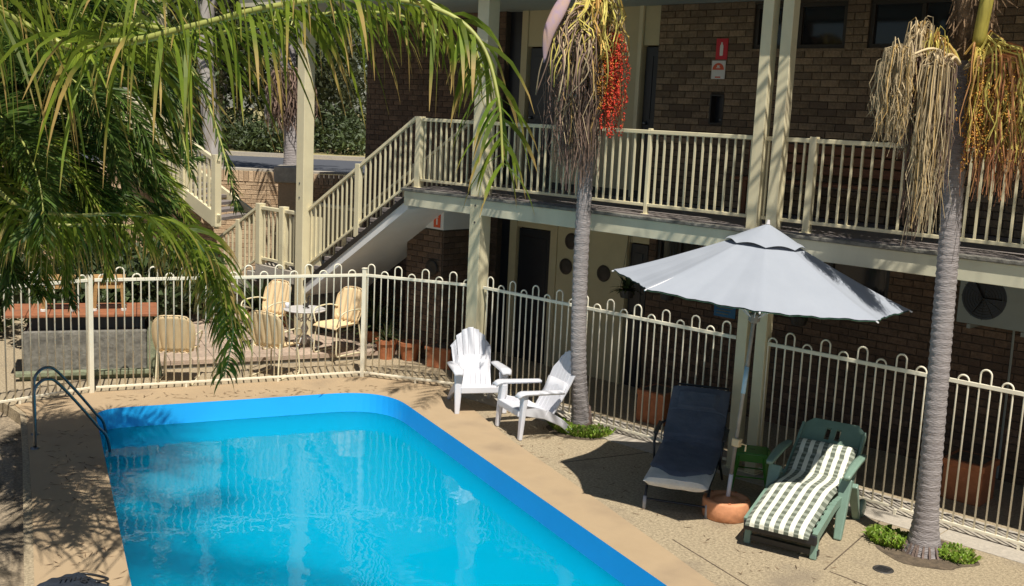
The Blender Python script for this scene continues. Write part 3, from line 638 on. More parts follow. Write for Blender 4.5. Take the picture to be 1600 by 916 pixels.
spots = [(70, 14, 0, 'furthest left behind the palm mass'), (150, 15, 1, 'left of the pale trunk behind palm leaves'), (230, 13, 2, 'behind the upper palm leaves at left'), (310, 11, 1, 'just behind the pale gum trunk'),
         (372, 9.5, 0, 'right of the pale trunk'), (415, 12, 2, 'behind the far palm trunk'), (500, 10, 1, 'directly right of the cream post'), (545, 11, 0, 'close to the brick corner'), (590, 12, 2, 'partly behind the brick end wall'), (462, 9, 0, 'behind the cream post'), (20, 13, 1, 'at the left edge of the view'), (345, 15, 2, 'tallest over the road bend')]
for i, (px, h, k, w_) in enumerate(spots):
    g0 = gnd(px, 215 + (i * 7) % 12); d = (g0 - EYE); dist = random.uniform(34, 52); p = EYE + V((d.x, d.y, 0)).normalized() * dist; p.z = TZ
    tree('gum_tree', kinds[k] + ' ' + w_, p, h * .62, 3.2, 5200, ['gum_leaf', 'bush_leaf', 'gum_leaf'][k], 'bark_dark' if k != 2 else 'bark_pale', .12, .16, 'trees beyond the road', 13, .27)
for i, (px, py, r, w_) in enumerate([(360, 232, .9, 'left of the far palm trunk'), (395, 236, .7, 'on the dry verge near the far palm'), (440, 240, .8, 'touching the far palm trunk'), (520, 240, 1.0, 'right of the cream post'), (560, 238, 1.1, 'at the brick corner'), (500, 232, .8, 'behind the cream post'), (330, 226, 1.0, 'beside the pale gum trunk'), (540, 228, 1.2, 'shading the verge near the stair rail')]):
    g0 = gnd(px, py); s = thing('shrub', 'low dark bush on the dry verge ' + w_, 'shrub', (g0.x, g0.y, TZ), 0, 'bushes on the verge')
    mb = MB(); leafclump(mb, V((0, 0, r * .6)), r, 900, .09, .7); leafclump(mb, V((r * .8, 0, r * .4)), r * .6, 400, .09, .7); mb.build('foliage', 'bush_leaf', s, kind='stuff')
    MB().tube([(0, 0, 0), (.05, 0, r * .8)], [.05, .02], 6).build('stem', 'bark_dark', s)
# pale gum trunk
g0 = at(338, 268, 21); s = thing('pale_gum_tree', 'smooth pale gum trunk rising behind the palm leaves at left', 'tree', (g0.x, g0.y, TZ))
T = [at(338, 285, 21), at(331, 200, 21), at(322, 120, 21), at(322, 40, 21), at(335, -60, 21), at(320, -180, 21)]
o_ = V((g0.x, g0.y, TZ)); MB().tube([p - o_ for p in catmull(T, 5)], [.2 - .1 * k / 26 for k in range(26)], 10).build('trunk', 'bark_pale', s, smooth=True)
mb = MB()
for q in ((300, -160), (350, -190), (260, -120), (400, -130), (330, -260)): leafclump(mb, at(*q, 21) - o_, 1.0, 700, .1, .7, .5)
mb.build('crown', 'gum_leaf', s, kind='stuff')
mb = MB()
for q in ((300, -160), (350, -190), (260, -120), (400, -130)): mb.tube([T[3] - o_, lerp(T[3], at(*q, 21), .5) - o_ + V((0, 0, .2)), at(*q, 21) - o_], [.07, .05, .02], 6)
mb.build('limb', 'bark_pale', s, smooth=True)
#@PART2
def G(px, py, z=0):
    d = FW + RT * ((px - 800) / FPX) - UP * ((py - 458) / FPX); return EYE + d * ((z - EYE.z) / d.z)

# ------------------------------------------------------------------ pool fence: bent hoops alternately tall and short
def hoop_mesh(h):
    mb = MB(); r = .05
    pts = [(-r, 0, .075)] + [(-r, 0, h - r - .0)] + [(-r * cos(a), 0, h - r + r * sin(a)) for a in [pi * k / 8 for k in range(1, 8)]] + [(r, 0, h - r), (r, 0, .075)]
    return mb.tube(pts, .0095, 6).mesh('picket_hoop', 'cream_fence', True)
HT, HS = hoop_mesh(1.60), hoop_mesh(1.515)
def fence(label, a, b, posts=(), feet=(), breaks=(), tall_first=True, first=.1):
    a, b = V((*a, 0)), V((*b, 0)); L = (b - a).length; d = (b - a).normalized(); rz = math.atan2(d.y, d.x)
    s = thing('pool_fence', label, 'fence', a, rz)
    MB().box(0, L, -.012, .012, 1.425, 1.465).build('top_rail', 'cream_fence', s, bevel=.004)
    xs = [0, *breaks, L]
    for i, (x0, x1) in enumerate(zip(xs, xs[1:])): MB().box(x0 + (.09 if i else 0), x1 - (.02 if i < len(xs) - 2 else 0), -.012, .012, .06, .09).build('bottom_rail', 'cream_fence', s, bevel=.004)
    k = 0; x = first
    while x < L - .05:
        put('picket_hoop', HT if (k % 2 == 0) == tall_first else HS, s, (x, random.uniform(-.002, .002), 0), (0, 0, random.uniform(-.03, .03))); x += .2; k += 1
    for x in posts:
        MB().box(x - .028, x + .028, -.028, .028, 0, 1.53).box(x - .034, x + .034, -.034, .034, 1.531, 1.545).build('fence_post', 'cream_fence', s, bevel=.005)
    for x in feet: MB().box(x - .012, x + .012, -.012, .012, -.0, .058).box(x - .03, x + .03, -.03, .03, 0, .006).build('foot', 'cream_fence', s)
    return s
fence('cream hoop topped pool fence section at far left behind the pool ladder', (-12.84, 3.4), (-12.88, 6.22), posts=(2.80,), feet=(.9, 1.9))
fence('cream hoop topped pool fence section in front of the patio chairs', (-12.86, 6.25), (-11.56, 9.44), posts=(), feet=(1.1, 2.3), tall_first=False)
fence('short cream hoop topped pool fence section between the slim fence post and the thick post', (-11.54, 9.47), (-10.12, 10.14), posts=(0,), feet=(.8,))
fence('cream hoop topped pool fence section between the thick post and the double post', (-9.92, 10.15), (-6.06, 10.15), feet=(.5, 1.25, 2.2, 3.2), first=.13)
fence('cream hoop topped pool fence section right of the double post', (-5.66, 10.15), (-1.2, 10.15), feet=(.5, 1.53, 2.7, 3.7), breaks=(1.48,), tall_first=False, first=.04)

# ------------------------------------------------------------------ palms
def frond(parent, ctrl, L0, n, m, base, W=.030, hang=.30, singles=False, spread=.8, r0=.02, tipbias=.0, t0=.1, seg=5, petm='petiole', up=.5, fw=None):
    C = catmull(ctrl, 8); N_ = len(C); rs = [r0 * (1 - .85 * k / (N_ - 1)) + .002 for k in range(N_)]
    fo = MB().tube([p - base for p in C], rs, 6).build('frond', petm, parent, smooth=True)
    allm = MB(); allm.tip = []
    cum = [0]
    for k in range(1, N_): cum.append(cum[-1] + (C[k] - C[k - 1]).length)
    for i in range(n):
        t = t0 + (1 - t0) * (i + random.uniform(-.4, .4)) / n; t = min(max(t, 0), .999); dd = t * cum[-1]; k = 0
        while k < N_ - 2 and cum[k + 1] < dd: k += 1
        f = (dd - cum[k]) / max(1e-6, cum[k + 1] - cum[k]); P = lerp(C[k], C[k + 1], f); T = (C[k + 1] - C[k]).normalized()
        S = T.cross(V((0, 0, 1))); S = S.normalized() if S.length > .15 else T.cross(V((.7, .7, .1))).normalized(); U = S.cross(T)
        for side in (-1, 1):
            L = L0 * (.55 + .45 * sin(pi * min(1, t * 1.15) ** .8)) * random.uniform(.75, 1.12) * (1 if t < .85 else 1 - (t - .85) * 2.2)
            d = (T * ((.45 + .5 * t) if fw is None else fw + .35 * t) + S * side * spread * random.uniform(.6, 1.1) + U * random.uniform(-.35, 1) * up).normalized()
            st = L / seg; p = P.copy(); tw = V((random.gauss(0, .5), random.gauss(0, .5), random.gauss(0, .5))); mb = MB() if singles else allm
            if singles: mb.tip = []
            i0 = len(mb.v); prof = [.45, 1, .95, .78, .5, .06]; tb = tipbias + random.uniform(-.25, .18) + (.25 if random.random() < .12 else 0)
            for q in range(seg + 1):
                wv = d.cross(T + tw).normalized() * W * prof[int(q * 5 / seg)] * .5
                mb.v += [p - wv - base, p + wv - base]; mb.tip += [max(0, q / seg + tb)] * 2
                p = p + d * st; d = (d + V((0, 0, -hang * random.uniform(.6, 1.3)))).normalized()
            for q in range(seg): a = i0 + 2 * q; mb.f.append((a, a + 1, a + 3, a + 2))
            if singles: mb.build('leaflet', m, fo)
    if not singles: allm.build('leaflets', m, fo, kind='stuff')
    return fo
def strands(parent, base, O, n, L, rad, m, arch=.25, sx=1., th=.006, spread_dir=None, lenvar=.4, wob=.02, name='flower_strands'):
    mb = MB()
    for _ in range(n):
        a = random.uniform(0, 2 * pi); r = rad * random.random() ** .6; dx, dy = r * cos(a) * sx, r * sin(a)
        if spread_dir: q = spread_dir * random.random() ** .8; dx += q.x; dy += q.y
        ll = L * random.uniform(1 - lenvar, 1); o = O + V((random.gauss(0, .03), random.gauss(0, .03), random.gauss(0, .04)))
        pts = [o, o + V((dx * .4, dy * .4, arch * random.uniform(.5, 1.2))), o + V((dx * .85, dy * .85, arch * .6)), o + V((dx, dy, -.12 * ll))]
        for k in range(1, 5): pts.append(o + V((dx * (1 + .05 * k) + random.gauss(0, wob), dy + random.gauss(0, wob), -.12 * ll - .88 * ll * k / 4)))
        mb.tube([p - base for p in pts], [th * 1.3, th * 1.2, th, th, th * .9, th * .8, th * .7, th * .4], 3, cap=False)
    return mb.build(name, m, parent, kind='stuff')
def fruits(parent, base, O, n, L, rx, ry, m, r=.013, dx=V((0, 0, 0)), name='fruit_cluster', nst=26):
    mb = MB(); sts = [(random.gauss(0, .5) * rx, random.gauss(0, .5) * ry, random.uniform(.65, 1)) for _ in range(nst)]
    for x, y, l in sts:
        ph = random.random() * 6
        for k in range(n // nst):
            t = random.random(); z = -L * l * t; w_ = .35 + .65 * min(1, t * 3)
            p = O + dx * t + V((x * w_ + .018 * cos(t * 14 + ph) + random.gauss(0, .01), y * w_ + random.gauss(0, .01), z)) - base; i = len(mb.v); q = r * random.uniform(.7, 1.15)
            mb.v += [p + V(c) * q for c in ((1, 0, 0), (-1, 0, 0), (0, 1, 0), (0, -1, 0), (0, 0, 1.2), (0, 0, -1.2))]
            mb.f += [(i + a, i + b_, i + c) for a, b_, c in ((0, 2, 4), (2, 1, 4), (1, 3, 4), (3, 0, 4), (2, 0, 5), (1, 2, 5), (3, 1, 5), (0, 3, 5))]
    return mb.build(name, m, parent, smooth=True, kind='stuff')
def trunk(parent, base, C, rs, flare=.0):
    pts = []; rr_ = []; n = len(C); mb = MB(); tot = sum((C[k + 1] - C[k]).length for k in range(n - 1)); 
    C = catmull(C, 40); step = 0
    for k, p in enumerate(C):
        t = k / (len(C) - 1); r = rs[0] * (1 - t) + rs[1] * t; h = (p - C[0]).z
        r += flare * math.exp(-h / .2) + (.004 if k % 3 == 0 else -.0035 * (k % 3 == 2)); pts.append(p - base); rr_.append(r)
    return mb.tube(pts, rr_, 18).build('trunk', 'trunk', parent, smooth=True)
def crown(parent, base, top, n, Lf, L0, m, z1=1.1, z2=.5, skip=None, nl=46):
    for k in range(n):
        a = 2 * pi * k / n + random.uniform(-.2, .2)
        if skip and skip(a): continue
        c, s_ = cos(a), sin(a); l = Lf * random.uniform(.85, 1.1); zz = random.uniform(.6, 1.15)
        frond(parent, [top, top + V((c * l * .25, s_ * l * .25, z1 * zz * .75)), top + V((c * l * .62, s_ * l * .62, z1 * zz)), top + V((c * l, s_ * l, z2 * zz))], L0, nl, m, base, hang=.22, seg=3, W=.034)

# palm A: by the white chairs
bA = G(908, 672); bA.z = 0
pa = thing('queen_palm', 'slim ringed palm beside the white armchairs with tan stalks and red fruit hanging', 'palm tree', bA)
tpA = [bA, at(904, 560, 12.85), at(907, 420, 12.72), at(917, 240, 12.5), at(926, 80, 12.35), at(930, -60, 12.2)]
trunk(pa, bA, tpA, (.094, .080), .05)
MB().tube([V((0, 0, -.02)), V((0, 0, .12)), V((0, 0, .3))], [.15, .13, .10], 16).build('root_flare', 'trunk_base', pa, smooth=True)
tA = tpA[-1]
MB().tube([tpA[-2] - bA, tA - bA, tA + V((0, 0, .5)) - bA], [.11, .14, .07], 12).build('crown_shaft', 'fibre', pa, smooth=True)
crown(pa, bA, tA + V((0, 0, .35)), 13, 2.6, .62, 'leaf', 1.3, .75)
O = at(930, 12, 12.1)
strands(pa, bA, O, 60, 1.0, .32, 'strand_tan', .02, wob=.05, th=.007)
strands(pa, bA, at(900, 34, 12.05), 210, 1.75, .25, 'strand_brown', .02, wob=.045, lenvar=.55, th=.006)
strands(pa, bA, at(912, 34, 12.0), 80, 1.5, .22, 'strand_tan', .02, wob=.05, lenvar=.55, th=.005, name='pale_strands')
strands(pa, bA, at(922, 30, 12.0), 170, 1.9, .20, 'strand_brown', .02, wob=.03, lenvar=.45, th=.0065, name='dry_strands')
strands(pa, bA, at(935, 10, 11.95), 90, .62, .30, 'strand_yellow', .05, wob=.05, th=.011, name='green_stalks')
for k in range(34):
    x0 = random.uniform(868, 945); y0 = random.uniform(15, 80); mb = MB(); dxx = random.uniform(-30, 10)
    mb.tube([p - bA for p in catmull([at(935, 8, 12.0), at(x0, y0 - 8, 11.8), at(x0 + dxx * .6 + random.gauss(0, 9), y0 + 35, 11.72), at(x0 + dxx + random.gauss(0, 6), y0 + random.uniform(55, 95), 11.8)], 4)], [.010] + [.0075] * 12, 5).build('stalk', random.choice(('strand_tan', 'strand_yellow', 'strand_brown')), pa, smooth=True)
fruits(pa, bA, at(960, 52, 11.9), 3400, 1.15, .15, .12, 'fruit_red', .0105, nst=34)
fruits(pa, bA, at(946, 80, 11.9), 500, .7, .16, .10, 'fruit_orange', .009, name='unripe_fruit', nst=14)
strands(pa, bA, at(958, 50, 12.0), 60, 1.25, .16, 'strand_rust', .02, wob=.02, name='fruit_strands')
sp = MB()
def spf(u, v):
    c = catmull([at(888, -12, 11.85), at(872, 20, 11.75), at(857, 55, 11.7), at(850, 98, 11.72)], 6); k = min(len(c) - 1, int(u * (len(c) - 1))); p = c[k]; w_ = .085 * sin(pi * (.12 + .88 * u) ** .8) + .008; a = (v - .5) * 2.4
    return p + RT * (sin(a) * w_) - FW * (cos(a) * w_ * .6) - bA
sp.grid(spf, 18, 8).build('spathe', 'spathe', pa, smooth=True, solid=.012)

# palm B: in front at right
bB = G(1442, 862); bB.z = 0
pb = thing('queen_palm', 'tall ringed palm at right with yellow fruit and dry flower stalks beneath its crown', 'palm tree', bB)
tpB = [bB, at(1455, 720, 9.6), at(1470, 540, 9.42), at(1483, 380, 9.28), at(1497, 200, 9.12), at(1513, 80, 9.0)]
trunk(pb, bB, tpB, (.095, .080), .085)
mb = MB()
for k in range(22):
    a = 2 * pi * k / 22 + random.uniform(-.1, .1); mb.bar(V((cos(a) * .145, sin(a) * .145, .10)), V((cos(a) * .205, sin(a) * .205, -.02)), .015, .015, w2=.022, h2=.015)
mb.build('root_fringe', 'trunk_base', pb, kind='stuff')
tB = at(1528, -30, 8.9)
MB().tube([tpB[-1] - V((0, 0, .08)) - bB, tpB[-1] + V((0, 0, .1)) - bB, tB - bB, tB + V((0, 0, .4)) - bB], [.10, .15, .17, .09], 14).build('crown_shaft', 'fibre', pb, smooth=True)
mb = MB()
for k in range(300):
    t = random.random(); p = lerp(tpB[-1], tB, t * 1.2) - bB; a = random.uniform(0, 2 * pi); q = p + V((cos(a), sin(a), 0)) * .16; mb.tube([q, q + V((random.gauss(0, .04), random.gauss(0, .04), random.uniform(-.16, -.05)))], [.008, .003], 3)
mb.build('fibre_fringe', 'fibre', pb, kind='stuff')
MB().tube([p - bB for p in catmull([at(1528, 74, 8.8), at(1534, 40, 8.75), at(1542, 0, 8.7), at(1552, -60, 8.7)], 4)], [.03] + [.055] * 12, 8).build('leaf_sheath', 'sheath', pb, smooth=True)
crown(pb, bB, tB + V((0, 0, .5)), 13, 2.6, .62, 'leaf', 1.35, .8, skip=lambda a: 4.1 < a % (2 * pi) < 5.6)  # fronds left out of this unseen crown to keep shade off the umbrella
OB = at(1500, 100, 8.85)
for (qx, qy, ll, rr_, n_, mm, nm) in ((1392, 108, .62, .10, 62, 'strand_tan', 'flower_spray'), (1412, 92, .66, .10, 60, 'strand_tan', 'flower_spray'), (1438, 62, .95, .12, 90, 'strand_tan', 'flower_spray'), (1455, 75, .85, .09, 60, 'strand_yellow', 'green_spray'),
        (1470, 92, .60, .07, 50, 'strand_yellow', 'green_spray'), (1462, 110, 1.35, .11, 120, 'strand_tan', 'dry_spray'), (1475, 120, 1.05, .09, 80, 'strand_brown', 'dry_spray'), (1448, 115, 1.42, .08, 80, 'strand_brown', 'dry_spray'), (1425, 100, .8, .09, 50, 'strand_brown', 'dry_spray')):
    h_ = at(qx, qy, random.uniform(8.7, 8.95)); e_ = lerp(OB, h_, .5) + V((0, 0, .10))
    MB().tube([p - bB for p in catmull([OB, e_, h_], 5)], [.016 - .0008 * k for k in range(11)], 6).build('stalk', 'strand_yellow' if 'green' in nm else 'strand_tan', pb, smooth=True)
    strands(pb, bB, h_, int(n_ * 1.35), ll, rr_, mm, .08, lenvar=.5, wob=.02, th=.0046, name=nm)
right = (at(1590, 100, 8.8) - at(1530, 92, 8.8)); right.z = 0
OR = at(1525, 98, 8.8)
strands(pb, bB, OR, 120, .8, .12, 'strand_yellow', .14, spread_dir=right * 1.2, wob=.03, th=.008, name='yellow_stalks')
strands(pb, bB, at(1532, 98, 8.8), 190, 1.15, .10, 'strand_rust', .08, spread_dir=right * 1.5, wob=.025, lenvar=.45, name='rust_strands')
for q, dx_ in ((1535, -20), (1560, 0), (1590, 5), (1615, 0)): fruits(pb, bB, at(q, 96, 8.8), 900, .95, .15, .12, 'fruit_orange', .008, name='fruit_cluster')
for _ in range(7):
    mb = MB(); e = at(random.uniform(1530, 1580), random.uniform(85, 110), 8.75); mb.tube([p - bB for p in catmull([at(1505, 108, 8.85), lerp(OR, e, .5) + V((0, 0, .07)), e], 4)], .012, 5).build('stalk', 'strand_tan', pb, smooth=True)

# palm C: near left, its long frond crosses the top of the view
bC = V((-8.2, .9, -.14))
pc = thing('queen_palm', 'nearest palm at top left whose long bright frond arches across the view', 'palm tree', bC)
tC = at(-170, -150, 6.9); tC = V((-6.9, .75, 5.1)); bC2 = V((-6.8, .6, -.14)); pc.location = bC2; bC = bC2
trunk(pc, bC, [bC, lerp(bC, tC, .35), lerp(bC, tC, .7), tC], (.13, .1), .08)
MB().tube([V(tC - bC), V(tC - bC) + V((0, 0, .45))], [.14, .08], 12).build('crown_shaft', 'fibre', pc, smooth=True)
def px(*q): return [at(*p) for p in q]
tC = tC + V((0, 0, .3))
frond(pc, [tC] + px((40, 40, 6.7), (180, 66, 6.5), (300, 42, 6.3), (420, 12, 6.15), (560, -4, 6.0), (680, 14, 5.9), (748, 62, 5.85), (778, 150, 5.8), (786, 262, 5.8)), .98, 125, 'leaf', bC, W=.028, hang=.38, singles=True, tipbias=.06, fw=.2, up=-.9, t0=.16, r0=.028)
frond(pc, [tC] + px((60, -60, 6.6), (240, -30, 6.3), (430, -40, 6.2), (600, -28, 6.1), (720, 40, 6.0), (758, 120, 6.0)), .66, 120, 'leaf', bC, W=.021, hang=.36, tipbias=-.02, fw=.2, up=-.8)
frond(pc, [tC] + px((80, 0, 6.9), (220, 40, 6.7), (350, 50, 6.5), (480, 25, 6.4), (610, 22, 6.3), (700, 60, 6.2), (735, 130, 6.2)), .62, 120, 'leaf', bC, W=.021, hang=.36, tipbias=.0, fw=.2, up=-.8)
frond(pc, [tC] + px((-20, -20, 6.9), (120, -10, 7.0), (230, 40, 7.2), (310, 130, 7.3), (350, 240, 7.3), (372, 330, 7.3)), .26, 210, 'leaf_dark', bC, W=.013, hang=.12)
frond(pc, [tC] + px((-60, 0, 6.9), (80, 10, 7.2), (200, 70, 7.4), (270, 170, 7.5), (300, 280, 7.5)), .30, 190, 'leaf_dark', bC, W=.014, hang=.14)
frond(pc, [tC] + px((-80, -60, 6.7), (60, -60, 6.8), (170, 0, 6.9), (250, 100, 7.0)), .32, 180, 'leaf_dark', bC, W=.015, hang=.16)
for k in range(5):
    a = -2.2 - k * .55; c, s_ = cos(a), sin(a); frond(pc, [tC, tC + V((c * .6, s_ * .6, .8)), tC + V((c * 1.6, s_ * 1.6, .8)), tC + V((c * 2.4, s_ * 2.4, -.2))], .55, 46, 'leaf', bC, seg=3)

# palm D: further back at the left edge, dense mass and the drooping frond over the pool
tD = at(-75, 150, 8.9); bD = V((tD.x - .1, tD.y - .1, -.14))
pd = thing('queen_palm', 'dense leafy palm filling the left edge with a frond drooping to the pool edge', 'palm tree', bD)
trunk(pd, bD, [bD, lerp(bD, tD, .5) + V((.05, 0, 0)), tD], (.13, .1), .08)
frond(pd, [tD] + px((0, 300, 8.2), (90, 335, 7.9), (190, 335, 8.1), (280, 352, 8.6), (338, 425, 9.2), (364, 510, 9.7), (350, 590, 10.1)), .60, 125, 'leaf', bD, W=.025, fw=.15, up=-.8, hang=.45, singles=True, tipbias=.08, t0=.16, r0=.018)
frond(pd, [tD] + px((-10, 320, 8.6), (80, 350, 8.3), (180, 352, 8.5), (270, 368, 8.9), (335, 440, 9.5), (356, 530, 10.1)), .56, 150, 'leaf', bD, W=.021, fw=.15, up=-.6, hang=.45, tipbias=.05)
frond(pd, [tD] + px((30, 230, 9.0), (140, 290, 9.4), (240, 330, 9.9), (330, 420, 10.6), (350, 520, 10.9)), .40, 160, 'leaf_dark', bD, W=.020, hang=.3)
DF = [((0, 180, 8.8), (90, 240, 8.9), (150, 330, 9.0), (170, 430, 9.1)), ((-10, 120, 8.8), (100, 110, 8.6), (200, 170, 8.5), (250, 280, 8.5)), ((0, 60, 8.9), (110, 20, 9.1), (220, 60, 9.3), (290, 160, 9.4)),
      ((10, 200, 9.0), (110, 220, 9.3), (210, 270, 9.6), (270, 350, 9.8)), ((-20, 40, 8.7), (50, -30, 8.7), (150, -40, 8.7), (240, 20, 8.7)), ((-30, 200, 8.7), (30, 270, 8.6), (60, 370, 8.6), (65, 460, 8.6)),
      ((0, 140, 9.3), (80, 160, 9.8), (170, 230, 10.2), (210, 340, 10.4)), ((-40, 160, 8.2), (20, 200, 7.6), (60, 280, 7.3), (70, 370, 7.2)), ((10, 100, 9.2), (120, 70, 9.7), (240, 110, 10.1), (310, 220, 10.3)),
      ((-30, 230, 8.8), (0, 310, 8.8), (10, 400, 8.9), (10, 470, 9.0)), ((0, 150, 9.0), (130, 170, 9.3), (230, 240, 9.5), (300, 350, 9.6)), ((0, 120, 8.5), (80, 110, 8.0), (150, 160, 7.7), (190, 260, 7.6)), ((-10, 170, 9.2), (60, 230, 9.6), (120, 320, 9.9), (130, 420, 10.1)), ((-20, 80, 8.8), (60, 60, 8.8), (140, 90, 8.8), (190, 180, 8.8)), ((0, 90, 8.9), (70, 20, 8.9), (160, 10, 8.9), (220, 70, 8.9)), ((0, 210, 9.1), (70, 290, 9.3), (100, 370, 9.5), (100, 450, 9.6))]
DF += [((20, 60, 9.3), (130, 90, 9.6), (230, 150, 9.9), (300, 230, 10.1)), ((0, 170, 9.5), (100, 200, 9.9), (200, 220, 10.3), (290, 260, 10.6)), ((10, 90, 9.6), (100, 60, 9.9), (200, 80, 10.2), (310, 120, 10.4)), ((0, 130, 9.2), (70, 190, 9.4), (140, 270, 9.6), (180, 350, 9.7)), ((0, 240, 9.1), (60, 300, 9.2), (140, 320, 9.4), (220, 330, 9.7)),
       ((0, 30, 9.0), (70, -10, 9.1), (160, 30, 9.3), (210, 120, 9.4))]
for i in range(20):
    f = DF[i]; k = random.uniform(-.5, .9); DF.append(tuple((x + random.uniform(-50, 25), y + random.uniform(-35, 45), z + k) for x, y, z in f))
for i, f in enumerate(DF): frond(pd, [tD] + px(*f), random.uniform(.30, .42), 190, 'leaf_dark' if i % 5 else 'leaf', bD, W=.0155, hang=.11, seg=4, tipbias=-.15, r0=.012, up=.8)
for k in range(3):
    a = -2.6 + k * .6 - 1.2; c, s_ = cos(a), sin(a); frond(pd, [tD, tD + V((c * .7, s_ * .7, .6)), tD + V((c * 1.7, s_ * 1.7, .5)), tD + V((c * 2.5, s_ * 2.5, -.4))], .5, 50, 'leaf', bD, seg=3)

# far palm beyond the wall
c_ = at(458, 262, 21.5); bE = V((c_.x, c_.y, 2.3))
pe = thing('queen_palm', 'far palm with a shaggy grey skirt beyond the brick wall, left of the cream post', 'palm tree', bE)
trunk(pe, bE, [bE, at(458, 230, 21.5), at(452, 150, 21.5), at(448, 60, 21.5)], (.19, .16), .05)
strands(pe, bE, at(455, 118, 21.3), 260, 1.15, .42, 'strand_brown', .05, wob=.05, th=.013, name='dead_skirt')
for k in range(9):
    a = 2 * pi * k / 9; c, s_ = cos(a), sin(a); t_ = at(448, 60, 21.5); frond(pe, [t_, t_ + V((c * .8, s_ * .8, .9)), t_ + V((c * 2, s_ * 2, .8)), t_ + V((c * 2.9, s_ * 2.9, -.5))], .7, 44, 'leaf_dark', bE, seg=3, W=.05)

# weeds at palm feet
def weeds(label, c, n, rx, ry, h, arc=None):
    mb = MB(); mb.tip = []
    for _ in range(n):
        a = random.uniform(*(arc or (0, 6.28))); r = random.uniform(.55, 1.0); p = V((rx * r * cos(a), ry * r * sin(a), 0)); d = V((random.gauss(0, .5), random.gauss(0, .5), 1)).normalized(); L = h * random.uniform(.4, 1); wv = d.orthogonal().normalized() * .007
        e = p + d * L; f = e + V((d.x, d.y, -.3)) * L * .5; i = len(mb.v); mb.v += [p - wv, p + wv, e - wv * 1.4, e + wv * 1.4, f]; mb.f += [(i, i + 1, i + 3, i + 2), (i + 2, i + 3, i + 4)]; mb.tip += [0] * 5
    o = mb.build('weeds', 'weed', loc=c, kind='stuff'); o['label'] = label; o['category'] = 'weeds'
weeds('green weeds around the foot of the palm beside the white armchairs', bA, 1300, .38, .30, .13, (-3.0, .3))
weeds('clump of green weeds left of the flared foot of the right palm', bB + V((-.3, -.05, 0)), 700, .17, .13, .14)
weeds('small clump of weeds right of the flared foot of the right palm', bB + V((.27, .06, 0)), 420, .15, .11, .12)
for c, rx in ((bA, .46), (bB, .44)):
    P = [(c.x + rx * (1 + .12 * sin(5 * a)) * cos(a), c.y + rx * .85 * (1 + .1 * cos(4 * a)) * sin(a)) for a in [2 * pi * k / 28 for k in range(28)]]
    struct(flat('soil_patch', P, [], .004, 'soil'))
s = thing('floor_drain', 'small round dark drain cover in the paving left of the right palm', 'drain', G(1380, 890))
MB().lathe([(0, .003), (.075, .003), (.085, .006), (.09, 0)], 24).build('cover', 'drain', s)
g = MB()
for k in range(-2, 3): g.box(-.055, .055, k * .022 - .004, k * .022 + .004, .0035, .006)
g.build('slot', 'black_metal', s)

# ------------------------------------------------------------------ umbrella
ub = G(1133, 806); ub.z = 0
um = thing('patio_umbrella', 'large pale grey umbrella on a leaning pole standing in a round terracotta coloured base', 'umbrella', ub)
lean = V((.062 * .73, .062 * .684, 1)).normalized()
q = V((0, 0, 1)).rotation_difference(lean).to_matrix().to_4x4()
EH, AH, UR = 2.22, 2.80, 1.36
MB().tube([q @ V((0, 0, .10)), q @ V((0, 0, .42))], .021, 12).build('pole_sunlit_foot', 'pole_white', um, smooth=True)  # same pole: sunlight on its lower end put into the white colour
MB().tube([q @ V((0, 0, .42)), q @ V((0, 0, 2.78))], .0185, 12).build('pole', 'pole_grey', um, smooth=True)
MB().tube([q @ V((0, 0, 1.22)), q @ V((0, 0, 1.48))], .0225, 12).build('blue_sleeve', 'tape_blue', um, smooth=True)
cr = MB().box(-.03, .05, -.035, .035, .70, .78, q).build('crank_housing', 'chair_cream', um, bevel=.01)
MB().tube([q @ V((.05, 0, .74)), q @ V((.11, 0, .74)), q @ V((.11, 0, .68))], .009, 6).build('crank_handle', 'chair_cream', cr)
A0 = R_(31)
def canopy(u, v, sag=.045, z0=0., r1=1., rin=0.):
    a = v * 8; k = math.floor(a); f = a - k; ang = A0 + (k + f) * pi / 4
    r = (rin + (1 - rin) * u) * r1; chord = cos(pi / 8) / cos((f - .5) * pi / 4)
    e = chord - sag * sin(pi * f) * u ** 3; z = EH + (AH - EH) * (1 - r) ** 1.12 - .03 * sin(pi * f) * u * (1 - .3 * u) + z0 + .004 * sin(f * 19 + k * 2.1) * u + .003 * sin(f * 41 + k * 3.7 + u * 4) * u * u + .004 * sin(u * 21 + k) * sin(pi * f)
    return q @ V((r * UR * e * cos(ang), r * UR * e * sin(ang), z))
cn = MB().grid(lambda u, v: canopy(u, v, rin=.16), 24, 192).build('canopy', 'umbrella', um, smooth=True)
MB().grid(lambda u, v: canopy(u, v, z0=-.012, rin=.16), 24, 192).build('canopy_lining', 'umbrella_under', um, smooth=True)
def cap(u, v):
    a = v * 8; f = a - math.floor(a); ang = A0 + a * pi / 4; r = .27 * u * (1 - .06 * sin(pi * f)); z = AH + .035 - .62 * r - .012 * (f - .5) ** 2 - .02 * u * u - (.0 if u < .9 else -.014 * sin(pi * f))
    return q @ V((r * UR * cos(ang), r * UR * sin(ang), z))
MB().grid(cap, 6, 64).build('vent_cap', 'umbrella', um, smooth=True)
MB().tube([q @ V((0, 0, AH + .03)), q @ V((0, 0, AH + .07))], [.02, .012], 8).build('finial', 'pole_white', um)
